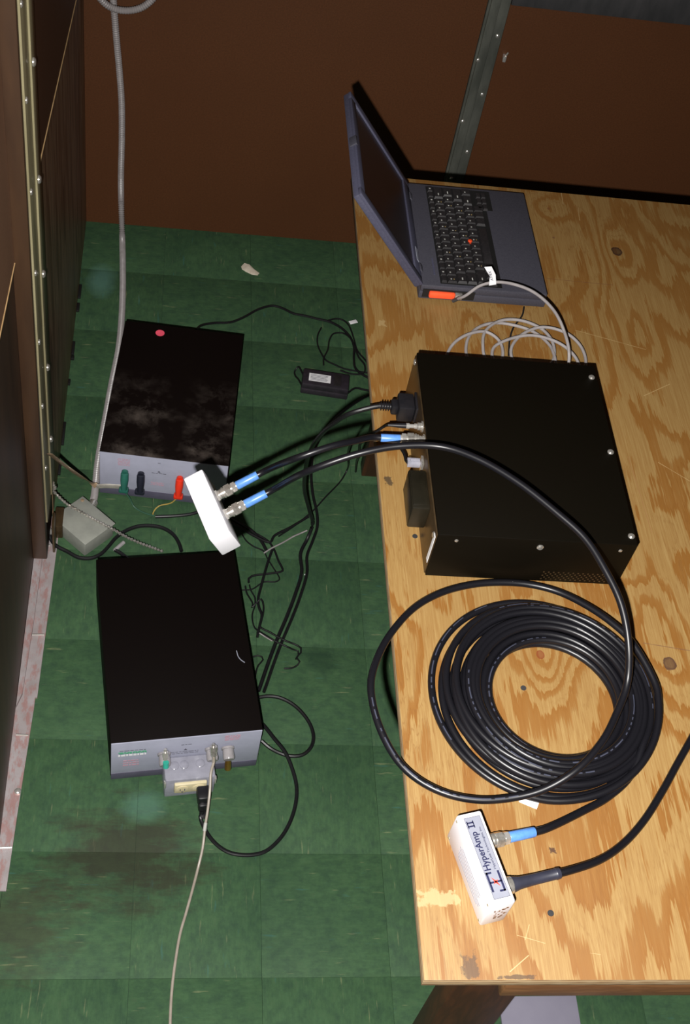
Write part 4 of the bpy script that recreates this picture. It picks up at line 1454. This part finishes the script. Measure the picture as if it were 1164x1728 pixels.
cord_thing('thin_lead', 'thin black lead arching up to the small white tag beside the table edge',
           [(553, 541, .007), (566, 538, .007), (578, 540, .007), (587, 547, .007), (592, 557, .007), (597, 572, .007), (603, 592, .007), (612, 603, .007), (632, 625, .007)], .0021)
cord_thing('thin_lead', 'thin black lead bending in a long loop left of the bundle above the adapter',
           [(542, 553, .0025), (536, 566, .0025), (536, 582, .0025), (543, 598, .0025), (550, 608, .0025), (566, 616, .0025), (580, 622, .0025), (600, 626, .0025), (625, 630, .0025)], .0021)
cord_thing('thin_lead', 'thin black lead looping round inside the bundle above the adapter',
           [(546, 616, .005), (546, 605, .005), (553, 590, .0025), (556, 573, .0025), (563, 563, .0025), (578, 562, .0025), (592, 572, .010), (598, 585, .0105), (605, 603, .0125), (615, 616, .0125), (613, 630, .0125), (592, 631, .0105), (574, 625, .0105)], .0021)
fo = obj('small_tag', box_bm(-.011, .011, -.006, .006, .0095, .0103, .0003), 'white_paper')
fo.matrix_world = at(P(595, 548, 0), radians(24))
tag(fo, 'small white tag on the thin leads near the table edge', 'tag')
# scrap of paper by the back wall
sb = bmesh.new()
q = P(422, 456, 0)
pts = [(-.030, .008), (-.022, .022), (-.006, .020), (.012, .006), (.030, -.008), (.026, -.016), (.008, -.017), (-.012, -.010), (-.026, -.002)]
vs_c = sb.verts.new((0, 0, .006))
vs_o = [sb.verts.new((x, y, .0008 + .002 * abs(sin(i * 2.1)))) for i, (x, y) in enumerate(pts)]
vb_o = [sb.verts.new((x, y, .0002)) for x, y in pts]
for i in range(len(pts)):
    j = (i + 1) % len(pts)
    sb.faces.new((vs_c, vs_o[i], vs_o[j])); sb.faces.new((vs_o[i], vb_o[i], vb_o[j], vs_o[j]))
sb.faces.new(vb_o[::-1])
so = obj('paper_scrap', sb, 'scrap')
so.matrix_world = at((q.x, q.y, 0), radians(-8)) @ Matrix.Diagonal((.85, 1.0, 1, 1))
tag(so, 'crumpled cream paper scrap on the floor near the back wall', 'scrap')
cr_ = obj('floor_crumb', lathe(P(515, 970, 0), (0, 0, 1), [(0, .002), (.001, .0022), (.0018, .001)], 7), 'white_paper')
tag(cr_, 'tiny white crumb on the floor beside the two cords', 'crumb')

# ------------------------------------------------------------------ thin wires lying between the boxes
def Zq(x, y, z=.003):
    return (400 + x / 7.2, 900 + y / 7.2, z)


cord_thing('thin_wire', 'thin black wire bending sharply below the hanging white box',
           [Zq(60, 10), Zq(110, 90), Zq(200, 160), Zq(320, 215), Zq(370, 310), Zq(440, 420), Zq(515, 560), Zq(460, 590), Zq(330, 590), Zq(180, 680), Zq(60, 690)], .0016)
cord_thing('thin_wire', 'stout black wire zigzagging right of the lower floor box',
           [Zq(240, 10, .006), Zq(380, 100, .006), Zq(450, 200, .006), Zq(500, 330, .006), Zq(555, 455, .006), Zq(520, 470, .006), Zq(350, 495, .006), Zq(180, 520, .006), Zq(140, 550, .006), Zq(140, 600, .006)], .0024)
cord_thing('thin_wire', 'black cord running straight down beside the right edge of the lower floor box',
           [Zq(430, 190, .0095), Zq(380, 330, .009), Zq(330, 500, .011), Zq(290, 650, .0095), Zq(255, 800, .009), Zq(265, 900, .009), Zq(300, 990, .009), Zq(280, 1100, .009), Zq(255, 1200, .009), Zq(245, 1265, .006)], .0030)
cord_thing('thin_wire', 'thin black wire waving between the lower floor box and the straight cord',
           [Zq(150, 625), Zq(165, 690), Zq(215, 780), Zq(215, 880), Zq(185, 980), Zq(190, 1080), Zq(215, 1150), Zq(260, 1185, .007), Zq(370, 1255, .0135), Zq(490, 1325, .0135), Zq(620, 1385, .0125), Zq(690, 1415, .004), Zq(740, 1430), Zq(745, 1480), Zq(710, 1530)], .0017)
cord_thing('thin_wire', 'thin black wire with a squared end loop on the open floor',
           [Zq(100, 640), Zq(115, 720), Zq(190, 860, .007), Zq(180, 900, .007), Zq(290, 800, .014), Zq(320, 880, .014), Zq(310, 1010, .014), Zq(275, 1130, .014), Zq(400, 1205, .0135), Zq(500, 1262, .0135), Zq(600, 1312, .0135), Zq(690, 1345, .008), Zq(775, 1395, .008), Zq(775, 1450, .008), Zq(720, 1510, .008), Zq(760, 1560, .008), Zq(735, 1600), Zq(660, 1638), Zq(570, 1642)], .0019)
cord_thing('thin_wire', 'short hooked black wire at the right edge of the lower floor box',
           [Zq(195, 1500), Zq(250, 1485), Zq(300, 1500), Zq(315, 1535), Zq(260, 1600), Zq(230, 1680), Zq(220, 1760)], .0018)
cord_thing('pale_wire', 'thin pale wire laid diagonally below the hanging white box', [Zq(325, 240, .0115), Zq(420, 180, .013), Zq(560, 110, .013), Zq(680, 40, .0125), Zq(770, 0, .012), Zq(850, -35, .013)], .0018, 'grey_cable')
cord_thing('pale_wire', 'short pale wire end beside the straight black cord', [Zq(270, 1210, .0145), Zq(330, 1250, .0115), Zq(430, 1310, .0125)], .0014, 'grey_cable')
cord_thing('black_cable', 'black cord running up from behind the hanging white box towards the table',
           [(385, 880, .012), (405, 890, .012), (430, 905, .012), (456, 915, .012), (462, 905, .012), (490, 890, .012), (520, 872, .012)], .0030)
